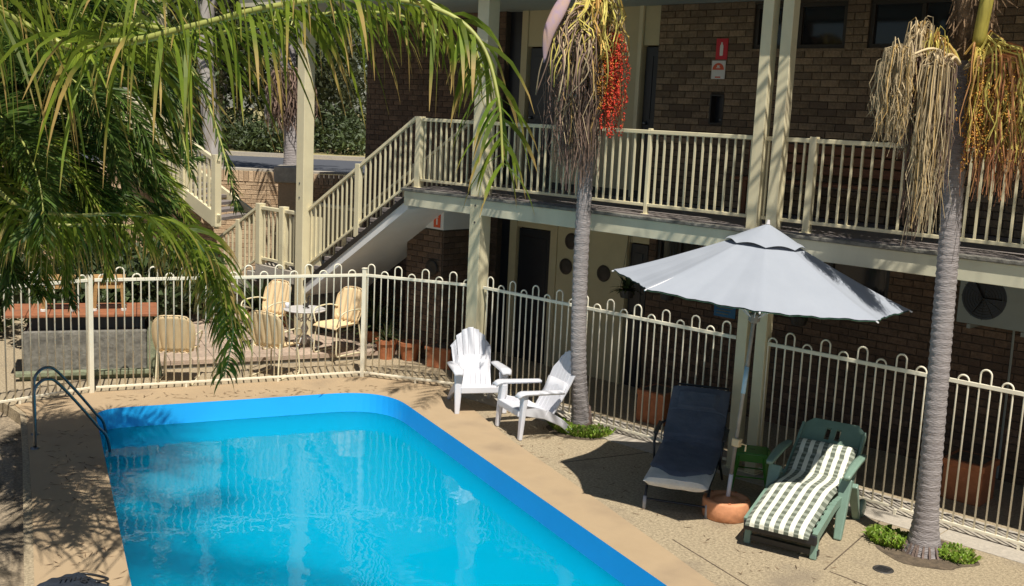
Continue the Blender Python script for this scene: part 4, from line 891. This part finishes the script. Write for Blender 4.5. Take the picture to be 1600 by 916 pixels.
for k in range(8):
    a = A0 + k * pi / 4; d = V((cos(a), sin(a), 0))
    MB().tube([q @ (d * .05 + V((0, 0, AH - .06))), q @ (d * UR * .5 + V((0, 0, EH + (AH - EH) * .46 - .03))), q @ (d * (UR + .015) + V((0, 0, EH - .018)))], .007, 5).build('rib', 'pole_white', um)
    MB().tube([q @ (d * .04 + V((0, 0, 1.95))), q @ (d * UR * .5 + V((0, 0, EH + .23)))], .005, 5).build('stretcher', 'pole_white', um)
MB().lathe([(.03, 1.9), (.055, 1.92), (.055, 1.98), (.03, 2.0)], 12).build('runner_hub', 'pole_grey', um).matrix_local = q
bs = MB().lathe([(0, 0), (.212, 0), (.222, .01), (.228, .09), (.226, .165), (.216, .182), (.195, .186), (.17, .182), (.158, .166), (.13, .164), (.115, .18), (.05, .184), (.04, .2), (0, .2)], 40).build('base_weight', 'base_terracotta', um, smooth=True)
for k in range(5): a = k * 1.256 + .4; MB().lathe([(0, .02), (.014, .015), (.018, 0)], 8).build('base_plug', 'terracotta', bs, loc=(.193 * cos(a), .193 * sin(a), .176))

# ------------------------------------------------------------------ white resin armchairs
def armchair(label, loc, rz):
    s = thing('white_armchair', label, 'chair', loc, rz, 'white garden armchairs by the fence'); m = 'resin_white'; s.scale = (.88, .9, .93)
    for sx in (-1, 1):
        MB().bar((sx * .325, .015, .575), (sx * .345, -.035, 0), .13, .07, V((0, 1, 0)), w2=.065, h2=.05).build('leg', m, s, bevel=.015)
        mb = MB(); P = [V((sx * .29, .04, .36)), V((sx * .285, .35, .29)), V((sx * .29, .60, .16)), V((sx * .305, .78, 0))]
        for k in range(3): mb.bar(P[k], P[k + 1], .04, [.13, .12, .09][k], V((0, 0, 1)), h2=[.12, .09, .06][k])
        mb.build('leg', m, s, bevel=.008)
        # arm: a moulded board widening at the front, with a down-turned rear
        def arm(u, v, sx=sx):
            y = -.09 + .66 * u; w_ = .16 - .05 * u; c = sx * (.345 - .015 * u); e = sin(pi * min(1, (u + .03) * 6) / 2) if u < .14 else 1
            return (c + (v - .5) * w_ * (.55 + .45 * e), y, .585 + .012 * sin(pi * v) - .03 * u - (.05 * (1 - u * 12) if u < .08 else 0))
        MB().grid(arm, 16, 4).build('arm', m, s, smooth=True, solid=.03)
    for k in range(6):
        y = -.03 + k * .088; z = .375 - .02 * k - .022 * sin(pi * k / 5)
        MB().box(-.285, .285, y, y + .083, z - .03, z + .0, None).build('seat_slat', m, s, bevel=.008)
    MB().box(-.30, .30, -.055, -.033, .29, .378).build('front_apron', m, s, bevel=.01)
    H = [.62, .715, .765, .78, .765, .715, .62]
    for k in range(7):
        t = k - 3; x0 = t * .074; x1 = t * .0885; cv = .012 * t * t * .35
        mb = MB(); n = 6
        for j in range(n + 1):
            f = j / n; zc = H[k] * f; y = .49 - cv + .36 * f * .95 + .02 * sin(pi * f); x = x0 + (x1 - x0) * f; hw = .0355 + .008 * f
            if j == n: zc -= .0
            top = [.0, .022, .05, .10][abs(t)]
            mb.v += [V((x - hw, y, .245 + zc - (top if (j == n and t < 0) else 0) )), V((x + hw, y, .245 + zc - (top if (j == n and t > 0) else 0)))]
        mb.f = [(2 * j, 2 * j + 1, 2 * j + 3, 2 * j + 2) for j in range(n)]
        mb.build('back_slat', m, s, solid=.022, bevel=.005)
    MB().grid(lambda u, v: (-.25 + .5 * u, .515 + .16 * v * .9 - .03 * (2 * u - 1) ** 2 + .03, .30 + .36 * v), 8, 3).build('back_rib', m, s, smooth=True, solid=.02)
    return s
armchair('white resin armchair facing the pool in front of the thick cream post', G(750, 646), 1.0)
armchair('white resin armchair turned sideways and half hidden behind the left ringed palm', V((-8.40, 9.16, 0)), -.36)

# ------------------------------------------------------------------ loungers
def pad(prof, w, th, m, parent, name, uvn=False, wf=None, tuft=(), nx=12, sag=.0, buttons=0):
    """cushion following a side profile (y, z) list; rounded edges"""
    C = catmull([V((0, a, b_)) for a, b_ in prof], 6); n = len(C) - 1; cum = [0]
    for k in range(n): cum.append(cum[-1] + (C[k + 1] - C[k]).length)
    mb = MB(); nv = nx
    def P(u, v, side):
        k = min(n - 1, int(u * n)); f = u * n - k; p = lerp(C[k], C[k + 1], f); T = (C[min(n, k + 1)] - C[k]).normalized(); N_ = V((0, -T.z, T.y))
        if N_.z < 0: N_ = -N_
        ww = w * (wf(u) if wf else 1); e = (1 - abs(2 * v - 1) ** 5) ** .5; e2 = min(1, (u * 14) ** .5, ((1 - u) * 14) ** .5)
        t_ = th * e * e2
        for tu in tuft: t_ *= 1 - .6 * math.exp(-((u - tu) / .013) ** 2)
        t_ *= 1 + .06 * sin(v * 17 + u * 9) * e
        x = (v - .5) * ww; bow = sag * (1 - (2 * v - 1) ** 2)
        return V((x, 0, 0)) + p + N_ * (t_ * (.5 if side > 0 else -.5) + th * .5) - V((0, 0, bow * .02))
    nu = 60
    mb.grid(lambda u, v: P(u, v, 1), nu, nv); i0 = len(mb.v); mb.grid(lambda u, v: P(u, 1 - v, -1), nu, nv)
    o = mb.build(name, m, parent, smooth=True)
    if uvn:
        me = o.data; uvl = me.uv_layers.new(name='UVMap'); nn = (nu + 1) * (nv + 1); co = []
        for li in me.loops:
            i = li.vertex_index; sd_ = i >= nn; j = i % nn; u = (j // (nv + 1)) / nu; v = (j % (nv + 1)) / nv; co += [1 - v if sd_ else v, u * cum[-1] / 2.0]
        uvl.data.foreach_set('uv', co)
    return o
lb_ = thing('blue_lounger', 'black framed lounger with a navy padded cover under the umbrella', 'sun lounger', V((-5.57, 8.46, 0)), .45)
PR = [(0.0, .28), (.35, .285), (.72, .31), (.90, .35), (1.12, .52), (1.30, .67), (1.46, .80)]
fr = 'black_metal'
for sx in (-1, 1):
    MB().tube([(sx * .29, y, z - .02) for y, z in PR], .013, 8).build('side_rail', fr, lb_, smooth=True)
    MB().tube([(sx * .30, .10, .26), (sx * .30, .04, .14), (sx * .30, .02, .0)], .014, 8).build('leg', fr, lb_, smooth=True)
    MB().tube([(sx * .30, .015, .13), (sx * .30, .010, .0)], .018, 8).build('leg_sleeve', 'grey_plastic', lb_, smooth=True)
    MB().tube([(sx * .31, .75, .33), (sx * .31, 1.0, .17), (sx * .31, 1.22, .01)], .013, 8).build('leg', fr, lb_, smooth=True)
    MB().tube([(sx * .33, .62, .30), (sx * .34, .60, .50), (sx * .34, .70, .56), (sx * .34, 1.0, .60), (sx * .31, 1.12, .60)], .013, 8).build('armrest', fr, lb_, smooth=True)
    MB().bar((sx * .345, .68, .575), (sx * .345, 1.0, .615), .045, .02).build('arm_pad', fr, lb_, bevel=.006)
MB().tube([(-.29, 1.46, .78), (-.27, 1.58, .90), (.27, 1.58, .90), (.29, 1.46, .78)], .013, 8).build('head_bar', fr, lb_, smooth=True)
MB().tube([(-.29, 1.37, .74), (.29, 1.37, .74)], .012, 8).build('cross_bar', fr, lb_)
MB().tube([(-.30, .03, .10), (.30, .03, .10)], .012, 8).tube([(-.29, -.0, .265), (.29, 0, .265)], .012, 8).build('cross_bar', fr, lb_)
MB().grid(lambda u, v: ((v - .5) * .56, *catmull([V((0, a, b_)) for a, b_ in PR], 4)[min(24, int(u * 24))].yz - V((0, .02))), 24, 2).build('sling', fr, lb_, solid=.004)
pad([(-.10, .27), (0, .28), (.35, .285), (.5, .295)], .62, .10, 'cushion_white', lb_, 'mattress')
pad(PR, .60, .05, 'navy', lb_, 'mattress')
pad([(-.02, .325), (.35, .33), (.70, .35), (.86, .38)], .625, .085, 'navy', lb_, 'cover', nx=16, wf=lambda u: min(1.0, .22 + u * 3.2))
pad([(.84, .375), (.90, .405), (.97, .46)], .60, .075, 'navy', lb_, 'cover_fold')
pad([(.95, .44), (1.10, .555), (1.24, .672)], .61, .10, 'navy', lb_, 'back_pad')
pad([(1.21, .65), (1.33, .75), (1.47, .865)], .61, .11, 'navy', lb_, 'back_pad')
pad([(1.20, .70), (1.28, .77), (1.36, .84)], .44, .10, 'navy', lb_, 'head_pillow')

lg = thing('green_lounger', 'green resin lounger with green and white checked cushion right of the umbrella base', 'sun lounger', V((-4.42, 8.42, 0)), .20)
PG = [(-.04, .24), (.22, .30), (.55, .37), (.85, .36), (1.0, .38), (1.10, .45), (1.26, .58), (1.42, .72)]
m = 'green_resin'
for sx in (-1, 1):
    CG = catmull([V((sx * .31, a, b_ - .03)) for a, b_ in PG[:5]], 4); mb = MB()
    for k in range(len(CG) - 1): mb.bar(CG[k], CG[k + 1], .045, .08)
    mb.build('side_rail', m, lg)
    MB().bar((sx * .335, .78, .53), (sx * .35, .60, 0), .12, .06, V((0, 1, 0)), w2=.07, h2=.055).build('leg', m, lg, bevel=.012)
    MB().bar((sx * .335, 1.05, .40), (sx * .35, 1.27, 0), .10, .06, V((0, 1, 0)), w2=.07, h2=.05).build('leg', m, lg, bevel=.012)
    MB().bar((sx * .30, .04, .25), (sx * .30, .0, 0), .06, .045, V((0, 1, 0))).build('leg', m, lg, bevel=.01)
    def arm2(u, v, sx=sx): y = .66 + .62 * u; return (sx * .365 + (v - .5) * .08 * sin(pi * (.12 + .8 * u)) ** .4, y, .555 + .06 * u + .03 * sin(pi * u))
    MB().grid(arm2, 14, 3).build('arm', m, lg, smooth=True, solid=.035)
    MB().lathe([(0, -.02), (.085, -.02), (.09, 0), (.085, .02), (0, .02)], 20).build('wheel', m, lg, smooth=True, loc=(sx * .37, 1.36, .09)).rotation_euler = (0, pi / 2, 0)
for k in range(9): 
    y = .05 + k * .1; z = .25 + .11 * sin(min(1, y / .55) * pi / 2) - .02
    MB().box(-.30, .30, y, y + .07, z - .02, z).build('seat_slat', m, lg, bevel=.004)
MB().bar((-.34, .02, .06), (.34, .02, .06), .05, .05).build('cross_bar', 'black_metal', lg)
MB().box(-.33, .33, -.06, .0, .14, .235).build('foot_apron', 'black_metal', lg, bevel=.015)
bk = lambda f: V((0, 1.04 + .50 * f, .36 + .46 * f))
hw = [.29, .31, .31, .31, .30, .20]; zs_ = [0, .2, .5, .75, .9, 1.0]
def plate(x0f, x1f, f0, f1):
    a, b_ = bk(f0), bk(f1); return [V((x0f, a.y, a.z)), V((x1f, a.y, a.z)), V((x1f, b_.y, b_.z)), V((x0f, b_.y, b_.z))]
mb = MB()
for x0, x1, f0, f1 in ((-.31, .31, 0, .72), (-.31, -.125, .72, .92), (.125, .31, .72, .92)): mb.quad(*plate(x0, x1, f0, f1))
for x in (-.125, -.025, .075): mb.quad(*plate(x, x + .05, .72, .92))
a, b_ = bk(.92), bk(1.05); mb.quad(V((-.31, a.y, a.z)), V((.31, a.y, a.z)), V((.22, b_.y, b_.z)), V((-.22, b_.y, b_.z)))
mb.build('backrest', m, lg, solid=.03)
for sx in (-1, 1): MB().bar(V((sx * .315, bk(0).y, bk(0).z)), V((sx * .30, bk(.93).y, bk(.93).z)), .03, .07).build('back_edge', m, lg, bevel=.008)
pad([(-.13, .19)] + [(a, b_ + .01) for a, b_ in PG[:-1]] + [(1.34, .655)], .57, .075, 'check_cloth', lg, 'cushion', uvn=True, tuft=(.65, .83))

# ------------------------------------------------------------------ green stool
gp = G(1170, 768); s = thing('metal_stool', 'bright green metal stool standing between the umbrella pole and the double post', 'stool', gp, .5)
MB().box(-.15, .15, -.15, .15, .435, .45).build('seat', 'stool_green', s, bevel=.012)
MB().box(-.16, .16, -.16, -.152, .36, .437).box(-.16, .16, .152, .16, .36, .437).box(-.16, -.152, -.152, .152, .36, .437).box(.152, .16, -.152, .152, .36, .437).build('skirt', 'stool_green', s, bevel=.002)
for sx in (-1, 1):
    for sy in (-1, 1): MB().bar((sx * .14, sy * .14, .42), (sx * .195, sy * .195, 0), .07, .045, w2=.035, h2=.025).build('leg', 'stool_green', s, bevel=.004)
MB().tube([(-.16, -.16, .2), (.16, -.16, .2)], .008, 6).tube([(-.16, .16, .2), (.16, .16, .2)], .008, 6).build('brace', 'stool_green', s)
MB().box(-.025, .025, -.01, .01, .4495, .4515).build('hand_slot', 'black_metal', s)
for (qx, qy, lab) in ((1178, 800, 'small pair of dark sandals beside the umbrella base'),):
    p = G(qx, qy); s = thing('sandals', lab, 'sandals', p, .4)
    for dx in (0, .11):
        f = MB().prism([(dx + .04 * cos(a) * (1 if sin(a) > 0 else .8), .11 * sin(a)) for a in [2 * pi * k / 16 for k in range(16)]], 0, .025).build('sandal', 'black_metal', s)
        MB().tube([(dx - .035, .02, .02), (dx, .04, .06), (dx + .035, .02, .02)], .007, 6).build('strap', 'grey_plastic', f)

# ------------------------------------------------------------------ pool ladder
s = thing('pool_ladder', 'steel grab rails of the pool ladder at the far left corner', 'ladder', (0, 0, 0))
for B_, E_ in (((-11.10, 4.72), (-11.22, 5.52)), ((-11.58, 4.93), (-11.76, 5.75))):
    B_, E_ = V((*B_, 0)), V((*E_, 0)); d = (E_ - B_)
    MB().tube(catmull([B_, B_ + V((0, 0, .35)), B_ + V((0, 0, .60)), B_ + d * .06 + V((0, 0, .70)), B_ + d * .2 + V((0, 0, .735)), B_ + d * .38 + V((0, 0, .64)), B_ + d * .9 + V((0, 0, .12)), B_ + d * 1.1 + V((0, 0, -.15)), B_ + d * 1.15 + V((0, 0, -.9))], 6), .016, 12).build('grab_rail', 'steel', s, smooth=True)
    MB().lathe([(.022, .03), (.045, .028), (.05, 0.013)], 16).build('flange', 'steel', s, loc=B_, smooth=True)
for z in (-.35, -.62, -.88): MB().bar((-11.24, 5.64, z), (-11.78, 5.87, z), .09, .03).build('rung', 'steel', s, bevel=.005)

# ------------------------------------------------------------------ patio
d = V((.384, .923, 0)); o_ = V((-.923, .384, 0)); pt = struct(bpy.data.objects.new('patio', None)); COL.objects.link(pt); pt.location = V((-13.0, 7.1, 0)) + o_ * .62 - V((0, 0, 0)); pt.rotation_euler = (0, 0, math.atan2(d.y, d.x))
MB().box(0, 3.9, .0, 3.4, 0, .09).build('patio_base', 'concrete_old', pt)
pm_ = MB().box(.004, .296, .004, .196, .06, .12).mesh('paver', 'paver'); bevelled = None
for i in range(13):
    for j in range(17): put('paver', pm_, pt, (i * .3 + .001, j * .2 + .001 - .03, random.uniform(-.003, .003)))
def chair2(label, loc, rz):
    s = thing('shell_back_chair', label, 'chair', loc, rz, 'cream shell backed patio chairs'); m = 'chair_cream'; s.scale = (1.05, 1.05, 1.08)
    def back(u, v):
        a = (u - .5) * 2; w_ = .205 + .055 * sin(pi * (.1 + .6 * v)); top = .46 * (1 - (abs(a) ** 4.2) * .26)
        fl = .020 * abs(sin(a * pi * 3)); return (a * w_, .20 + .13 * v - .07 * (a * a) * (.4 + .6 * v) + fl, .42 + top * v)
    MB().grid(back, 48, 10).build('backrest', m, s, smooth=True, solid=.006)
    def rim(t): u = t; return V(back(u, 1.0))
    MB().tube([V(back(0, v / 6)) for v in range(6)] + [rim(k / 20) for k in range(21)] + [V(back(1, 1 - v / 6)) for v in range(1, 7)], .009, 6).build('rim', m, s, smooth=True)
    MB().grid(lambda u, v: ((u - .5) * .46 * (1 - .12 * v) , -.25 + .47 * v, .415 + .012 * cos(u * pi * 10) * (.1 < v) - .035 * sin(pi * u) * sin(pi * v) - (.03 if v < .04 else 0)), 30, 10).build('seat', m, s, smooth=True, solid=.006)
    for sx in (-1, 1):
        MB().tube(catmull([(sx * .19, -.20, .41), (sx * .215, -.22, .2), (sx * .22, -.22, .02), (sx * .22, -.1, .012), (sx * .22, .2, .012), (sx * .215, .27, .03), (sx * .205, .24, .3), (sx * .20, .2, .5)], 4), .011, 8).build('leg_frame', 'cream', s, smooth=True)
        MB().tube(catmull([(sx * .22, .23, .60), (sx * .27, .12, .63), (sx * .275, -.1, .62), (sx * .26, -.2, .56), (sx * .21, -.21, .42)], 4), .010, 8).build('arm', 'cream', s, smooth=True)
    return s
chair2('cream shell backed chair right of the round table facing left', V((-12.55, 9.80, .12)), .12)
chair2('cream shell backed chair left of the round table, partly behind the drooping frond', V((-13.60, 9.25, .12)), .15)
chair2('cream shell backed chair seen from behind between the frond and the round table', G(440, 596) + V((-.923, .384, 0)) * .38, -2.75)
chair2('cream shell backed chair seen from behind, left of the drooping frond', G(284, 606) + V((-.923, .384, 0)) * .38, -2.30)
tb = thing('round_table', 'small round white table with an ornate pedestal among the cream chairs', 'table', V((-13.10, 9.62, .12)))
MB().lathe([(0, .575), (.30, .575), (.315, .585), (.315, .592), (.30, .60), (0, .60)], 36).build('tabletop', 'table_white', tb, smooth=False)
MB().lathe([(.03, .56), (.04, .45), (.025, .38), (.06, .30), (.03, .22), (.045, .12), (.03, .06)], 14).build('pedestal', 'table_white', tb, smooth=True)
for k in range(4):
    a = k * pi / 2 + .4; c, q2 = cos(a), sin(a); MB().tube(catmull([(0, 0, .16), (c * .1, q2 * .1, .17), (c * .17, q2 * .17, .08), (c * .24, q2 * .24, .015)], 4), .016, 6).build('foot', 'table_white', tb, smooth=True)
    MB().tube(catmull([(0, 0, .5), (c * .1, q2 * .1, .42), (c * .2, q2 * .2, .55)], 4), .01, 5).build('bracket', 'table_white', tb)
s = thing('dark_ornament', 'small dark curved bird ornament standing on the round white table', 'ornament', V((-13.12, 9.66, .72)))
MB().tube(catmull([(-.06, 0, .05), (0, 0, .045), (.05, 0, .08), (.045, 0, .15), (.07, 0, .19), (.10, 0, .18)], 4), [.012, .03, .035, .035, .034, .03, .025, .02, .017, .015, .013, .012, .012, .013, .014, .013, .012, .01, .008, .005, .004], 8).build('body', 'frame_dark', s, smooth=True)
MB().lathe([(0, .02), (.035, .02), (.05, 0)], 14).build('stand', 'frame_dark', s)
s = thing('white_cup', 'small white cup near the left edge of the round table', 'cup', V((-13.26, 9.42, .72)))
MB().lathe([(0, 0), (.03, 0), (.038, .08), (.034, .08), (.028, .008), (0, .008)], 16).build('cup_body', 'resin_white', s, smooth=True)
MB().tube([(.036, 0, .065), (.06, 0, .05), (.036, 0, .02)], .005, 6).build('handle', 'resin_white', s)

def leafplant(parent, n, L, z0=0., w_=.035, m='bush_leaf', spread=1.):
    mb = MB()
    for _ in range(n):
        a = random.uniform(0, 2 * pi); e = random.uniform(.3, 1.3); dd = V((cos(a) * cos(e) * spread, sin(a) * cos(e) * spread, sin(e))).normalized(); p = V((0, 0, z0)); sv = dd.cross(V((0, 0, 1))).normalized() * w_ * .5; l = L * random.uniform(.5, 1) / 4; i = len(mb.v)
        for k, f in enumerate((.3, 1, .9, .6, .05)): mb.v += [p - sv * f, p + sv * f]; p = p + dd * l; dd = (dd + V((0, 0, -.28))).normalized()
        for k in range(4): a_ = i + 2 * k; mb.f.append((a_, a_ + 1, a_ + 3, a_ + 2))
    return mb.build('foliage', m, parent, kind='stuff')
def pot(label, loc, r, h, m='terracotta', sq=False, plant=None, mplant='bush_leaf', rz=0):
    s = thing('plant_pot', label, 'plant pot', loc, rz)
    if sq:
        MB().box(-r, r, -r, r, 0, h).box(-r - .02, r + .02, -r - .02, r + .02, h * .86, h + .01).build('pot_body', m, s, bevel=.01)
        MB().box(-r + .03, r - .03, -r + .03, r - .03, h + .011, h + .014).build('potting_soil', 'soil', s)
    else:
        MB().lathe([(0, 0), (r * .68, 0), (r * .95, h * .8), (r * 1.05, h * .8), (r * 1.07, h), (r * .92, h), (r * .9, h * .93), (0, h * .93)], 24).build('pot_body', m, s, smooth=False)
    if plant: leafplant(s, plant[0], plant[1], h * .9, plant[2] if len(plant) > 2 else .035, mplant)
    return s
def Gp(px_, py_): p = G(px_, py_); return V((p.x, p.y, 0))
pot('square terracotta planter standing behind the fence right of the right palm', Gp(1510, 778), .20, .42, sq=True)
pot('square terracotta planter in shade behind the fence near the blue lounger head', Gp(1028, 658), .20, .40, sq=True)
pot('terracotta box planter behind the fence left of the thick cream post', Gp(694, 572), .2, .30, sq=True, rz=.3)
pot('round terracotta pot at the right end of the patio behind the fence', Gp(603, 560) + V((0, 0, .0)), .16, .30, plant=(40, .4))
pot('round terracotta pot with long arching leaves right of the slim fence post', Gp(585, 545) + V((0, 0, 0)), .15, .30, plant=(90, .8, .04))
pot('round terracotta pot beside the thick post partly behind the white armchair', Gp(640, 562), .17, .28)
pot('terracotta pot with a leafy plant left of the round table', Gp(445, 520) + V((0, 0, .12)), .17, .3, plant=(110, .7, .06))
pot('terracotta pot with trailing green plant behind the left shell backed chair', Gp(405, 525) + V((0, 0, .12)), .18, .3, plant=(120, .9, .05))
pot('small pot with a bright green plant at the foot of the landing railing', Gp(425, 490) + V((0, 0, 0)), .16, .35, plant=(140, .75, .05), mplant='weed')
pot('low pot with dark fern under the staircase', Gp(560, 512), .18, .3, plant=(140, .8, .05))
pot('red pot in deep shade near the brick column', Gp(735, 528), .16, .45, plant=(30, .3))
for k, (xx, zz, w_) in enumerate(((-8.35, 1.55, 'nearest the lower doorway'), (-7.72, 1.62, 'beside the blue notice'), (-5.9, 1.6, 'right of the double post'))):
    s = thing('hanging_basket', 'small hanging basket of greenery on the lower wall ' + w_, 'hanging basket', (xx, 11.2, zz)); MB().lathe([(0, -.12), (.08, -.1), (.11, 0), (.10, 0), (0, -.02)], 16).build('basket', 'frame_dark', s)
    for a in (0, 2.1, 4.2): MB().tube([(.1 * cos(a), .1 * sin(a), 0), (0, 0, 2.45 - zz)], .003, 4).build('hanger', 'black_metal', s)
    leafplant(s, 60, .3, -.02, .04)

# barbecue block with two small stools on it
dB = V((.47, .88, 0)).normalized(); s = thing('barbecue_block', 'rough grey concrete barbecue block with a terracotta tiled shelf behind the left fence', 'barbecue', V((-14.0, 5.83, -.0)), math.atan2(dB.y, dB.x))
mb = MB(); mb.prism([(0, 0), (1.52, 0), (1.62, .75), (0, .75)], -.14, .64).build('block_body', 'concrete_old', s, bevel=.02)
mb = MB(); P = [(1.53, -.02, -.14), (1.75, -.02, -.14), (1.75, .75, -.14), (1.53, .75, -.14), (1.53, -.02, .62), (1.58, -.02, .80), (1.58, .75, .80), (1.53, .75, .62)]; mb.v = [V(p) for p in P]; mb.f = [(0, 3, 2, 1), (4, 5, 6, 7), (0, 1, 5, 4), (1, 2, 6, 5), (2, 3, 7, 6), (3, 0, 4, 7)]; mb.build('side_wing', 'stone_green', s)
MB().box(-.1, 1.6, -.12, -.0, .06, .12).build('ledge', 'stone_green', s, bevel=.01)
MB().box(-.05, 1.55, -.05, -.001, -.14, .055).build('plinth', 'stone_green', s)
MB().box(.1, 1.5, .1, .7, .64, .82).build('firebox', 'door_dark', s)
for k in range(7): MB().box(-.22 + k * .27, .045 + k * .27, -.06, .78, .83, .875).build('tile', 'terracotta_shaded', s, bevel=.01)
for i, (dx, lab) in enumerate(((.42, 'small slatted timber stool on the left part of the barbecue shelf'), (1.05, 'small slatted timber stool on the right part of the barbecue shelf'))):
    p = s.location + dB * dx + V((-dB.y, dB.x, 0)) * .30; t_ = thing('timber_stool', lab, 'stool', V((p.x, p.y, .878)), math.atan2(dB.y, dB.x), 'timber stools on the barbecue')
    for sx in (-.16, .16):
        for sy in (-.12, .12): lg_ = MB().bar((sx, sy, .42), (sx * 1.15, sy * 1.15, .03), .04, .03).build('leg', 'timber_light', t_); MB().lathe([(0, .0), (.035, .0), (.035, .03), (0, .035)], 10).build('foot_cap', 'sign_white', lg_, loc=(sx * 1.15, sy * 1.15, 0))
    for k in range(4): MB().box(-.21, .21, -.17 + k * .09, -.10 + k * .09, .42, .445).build('seat_slat', 'timber_light', t_)
    MB().box(-.18, .18, -.14, -.12, .30, .34).box(-.18, .18, .12, .14, .30, .34).build('rail', 'timber_light', t_)

# dense planting behind the left fence, partly added to darken the background
for i, (x, y, r, h, w_) in enumerate(((-15.6, 4.3, .9, 1.8, 'left of the barbecue block'), (-16.8, 6.2, 1.1, 2.3, 'directly behind the barbecue block'), (-15.4, 7.7, .6, 1.1, 'between the barbecue and the patio'), (-18.6, 7.6, 1.2, 2.6, 'under the far staircase'), (-14.8, 2.6, 1.0, 2.2, 'at the far left edge'), (-17.8, 4.2, 1.4, 3.0, 'tallest at the left edge'), (-19.0, 5.5, 1.5, 3.2, 'behind the others at left'), (-15.9, 8.3, .8, 1.7, 'behind the left end of the patio'), (-16.4, 9.5, .7, 1.3, 'behind the patio near the landing'), (-15.3, 6.9, .7, 1.5, 'at the right end of the barbecue block'))):
    s = thing('garden_shrub', 'dark leafy garden shrub ' + w_, 'shrub', (x, y, -.14), 0, 'shrubs behind the left fence'); mb = MB()
    for k in range(7): leafclump(mb, V((random.gauss(0, r * .4), random.gauss(0, r * .4), h * random.uniform(.25, .85))), r * .6, 330, .10, .9)
    mb.build('foliage', 'bush_leaf', s, kind='stuff')
    for k in range(3): MB().tube([(0, 0, 0), (random.gauss(0, .2), random.gauss(0, .2), h * .7)], [.04, .015], 6).build('stem', 'bark_dark', s)

# dark bag lying on the near left coping
p = G(115, 930); s = thing('dark_bag', 'dark navy cloth bag lying on the coping at the bottom left corner', 'bag', V((p.x, p.y, .013)), .3)
MB().grid(lambda u, v: ((u - .5) * .50, (v - .5) * .36, .10 * (1 - abs(2 * u - 1) ** 4) ** .5 * (1 - abs(2 * v - 1) ** 4) ** .5 + .012 * sin(9 * u + 5 * v) + .008 * sin(23 * u) * sin(17 * v)), 24, 20).build('bag_body', 'bag', s, smooth=True, solid=.004)
MB().tube(catmull([(-.12, .1, .08), (-.1, .22, .05), (.1, .24, .05), (.12, .1, .08)], 5), .01, 6).build('strap', 'black_metal', s, smooth=True)
fc = bpy.data.curves.new('lettering', 'FONT'); fc.body = 'mug'; fc.size = .13; fc.extrude = .002; fc.align_x = 'CENTER'; fc.materials.append(MATS['black_metal'])
tmp = bpy.data.objects.new('lettering', fc); fo = bpy.data.objects.new('lettering', bpy.data.meshes.new_from_object(tmp)); bpy.data.objects.remove(tmp); COL.objects.link(fo); fo.parent = s; fo.location = (0.02, -.02, .118); fo.rotation_euler = (0, 0, .55)

# fallen leaflets and seed litter on the paving
mb = MB()
for _ in range(420):
    t = random.random()
    if t < .45: c = V((random.uniform(-9.5, -2.2), 0, .006)); c.y = 8.75 - (c.x + 8) * .32 + random.uniform(.1, 1.2); c.y = min(c.y, 9.8)
    elif t < .7: c = lerp((-11.6, 4.95, .018), (-7.6, 3.3, .018), random.random()) + V((random.uniform(0, .25), random.uniform(0, .55), 0))
    else: c = lerp((-12.6, 6.4, .018), (-10.9, 9.7, .018), random.random()) + V((random.uniform(0, .35), random.uniform(-.25, .0), 0))
    a = random.uniform(0, 6.28); L = random.uniform(.015, .07); d_ = V((cos(a), sin(a), 0)) * L; n_ = V((-sin(a), cos(a), 0)) * random.uniform(.003, .007); mb.quad(c - d_, c + n_, c + d_ + V((0, 0, .006)), c - n_)
o = mb.build('leaf_litter', 'fibre', kind='stuff'); o['label'] = 'scattered dry leaf litter on the paving round the pool'; o['category'] = 'leaf litter'
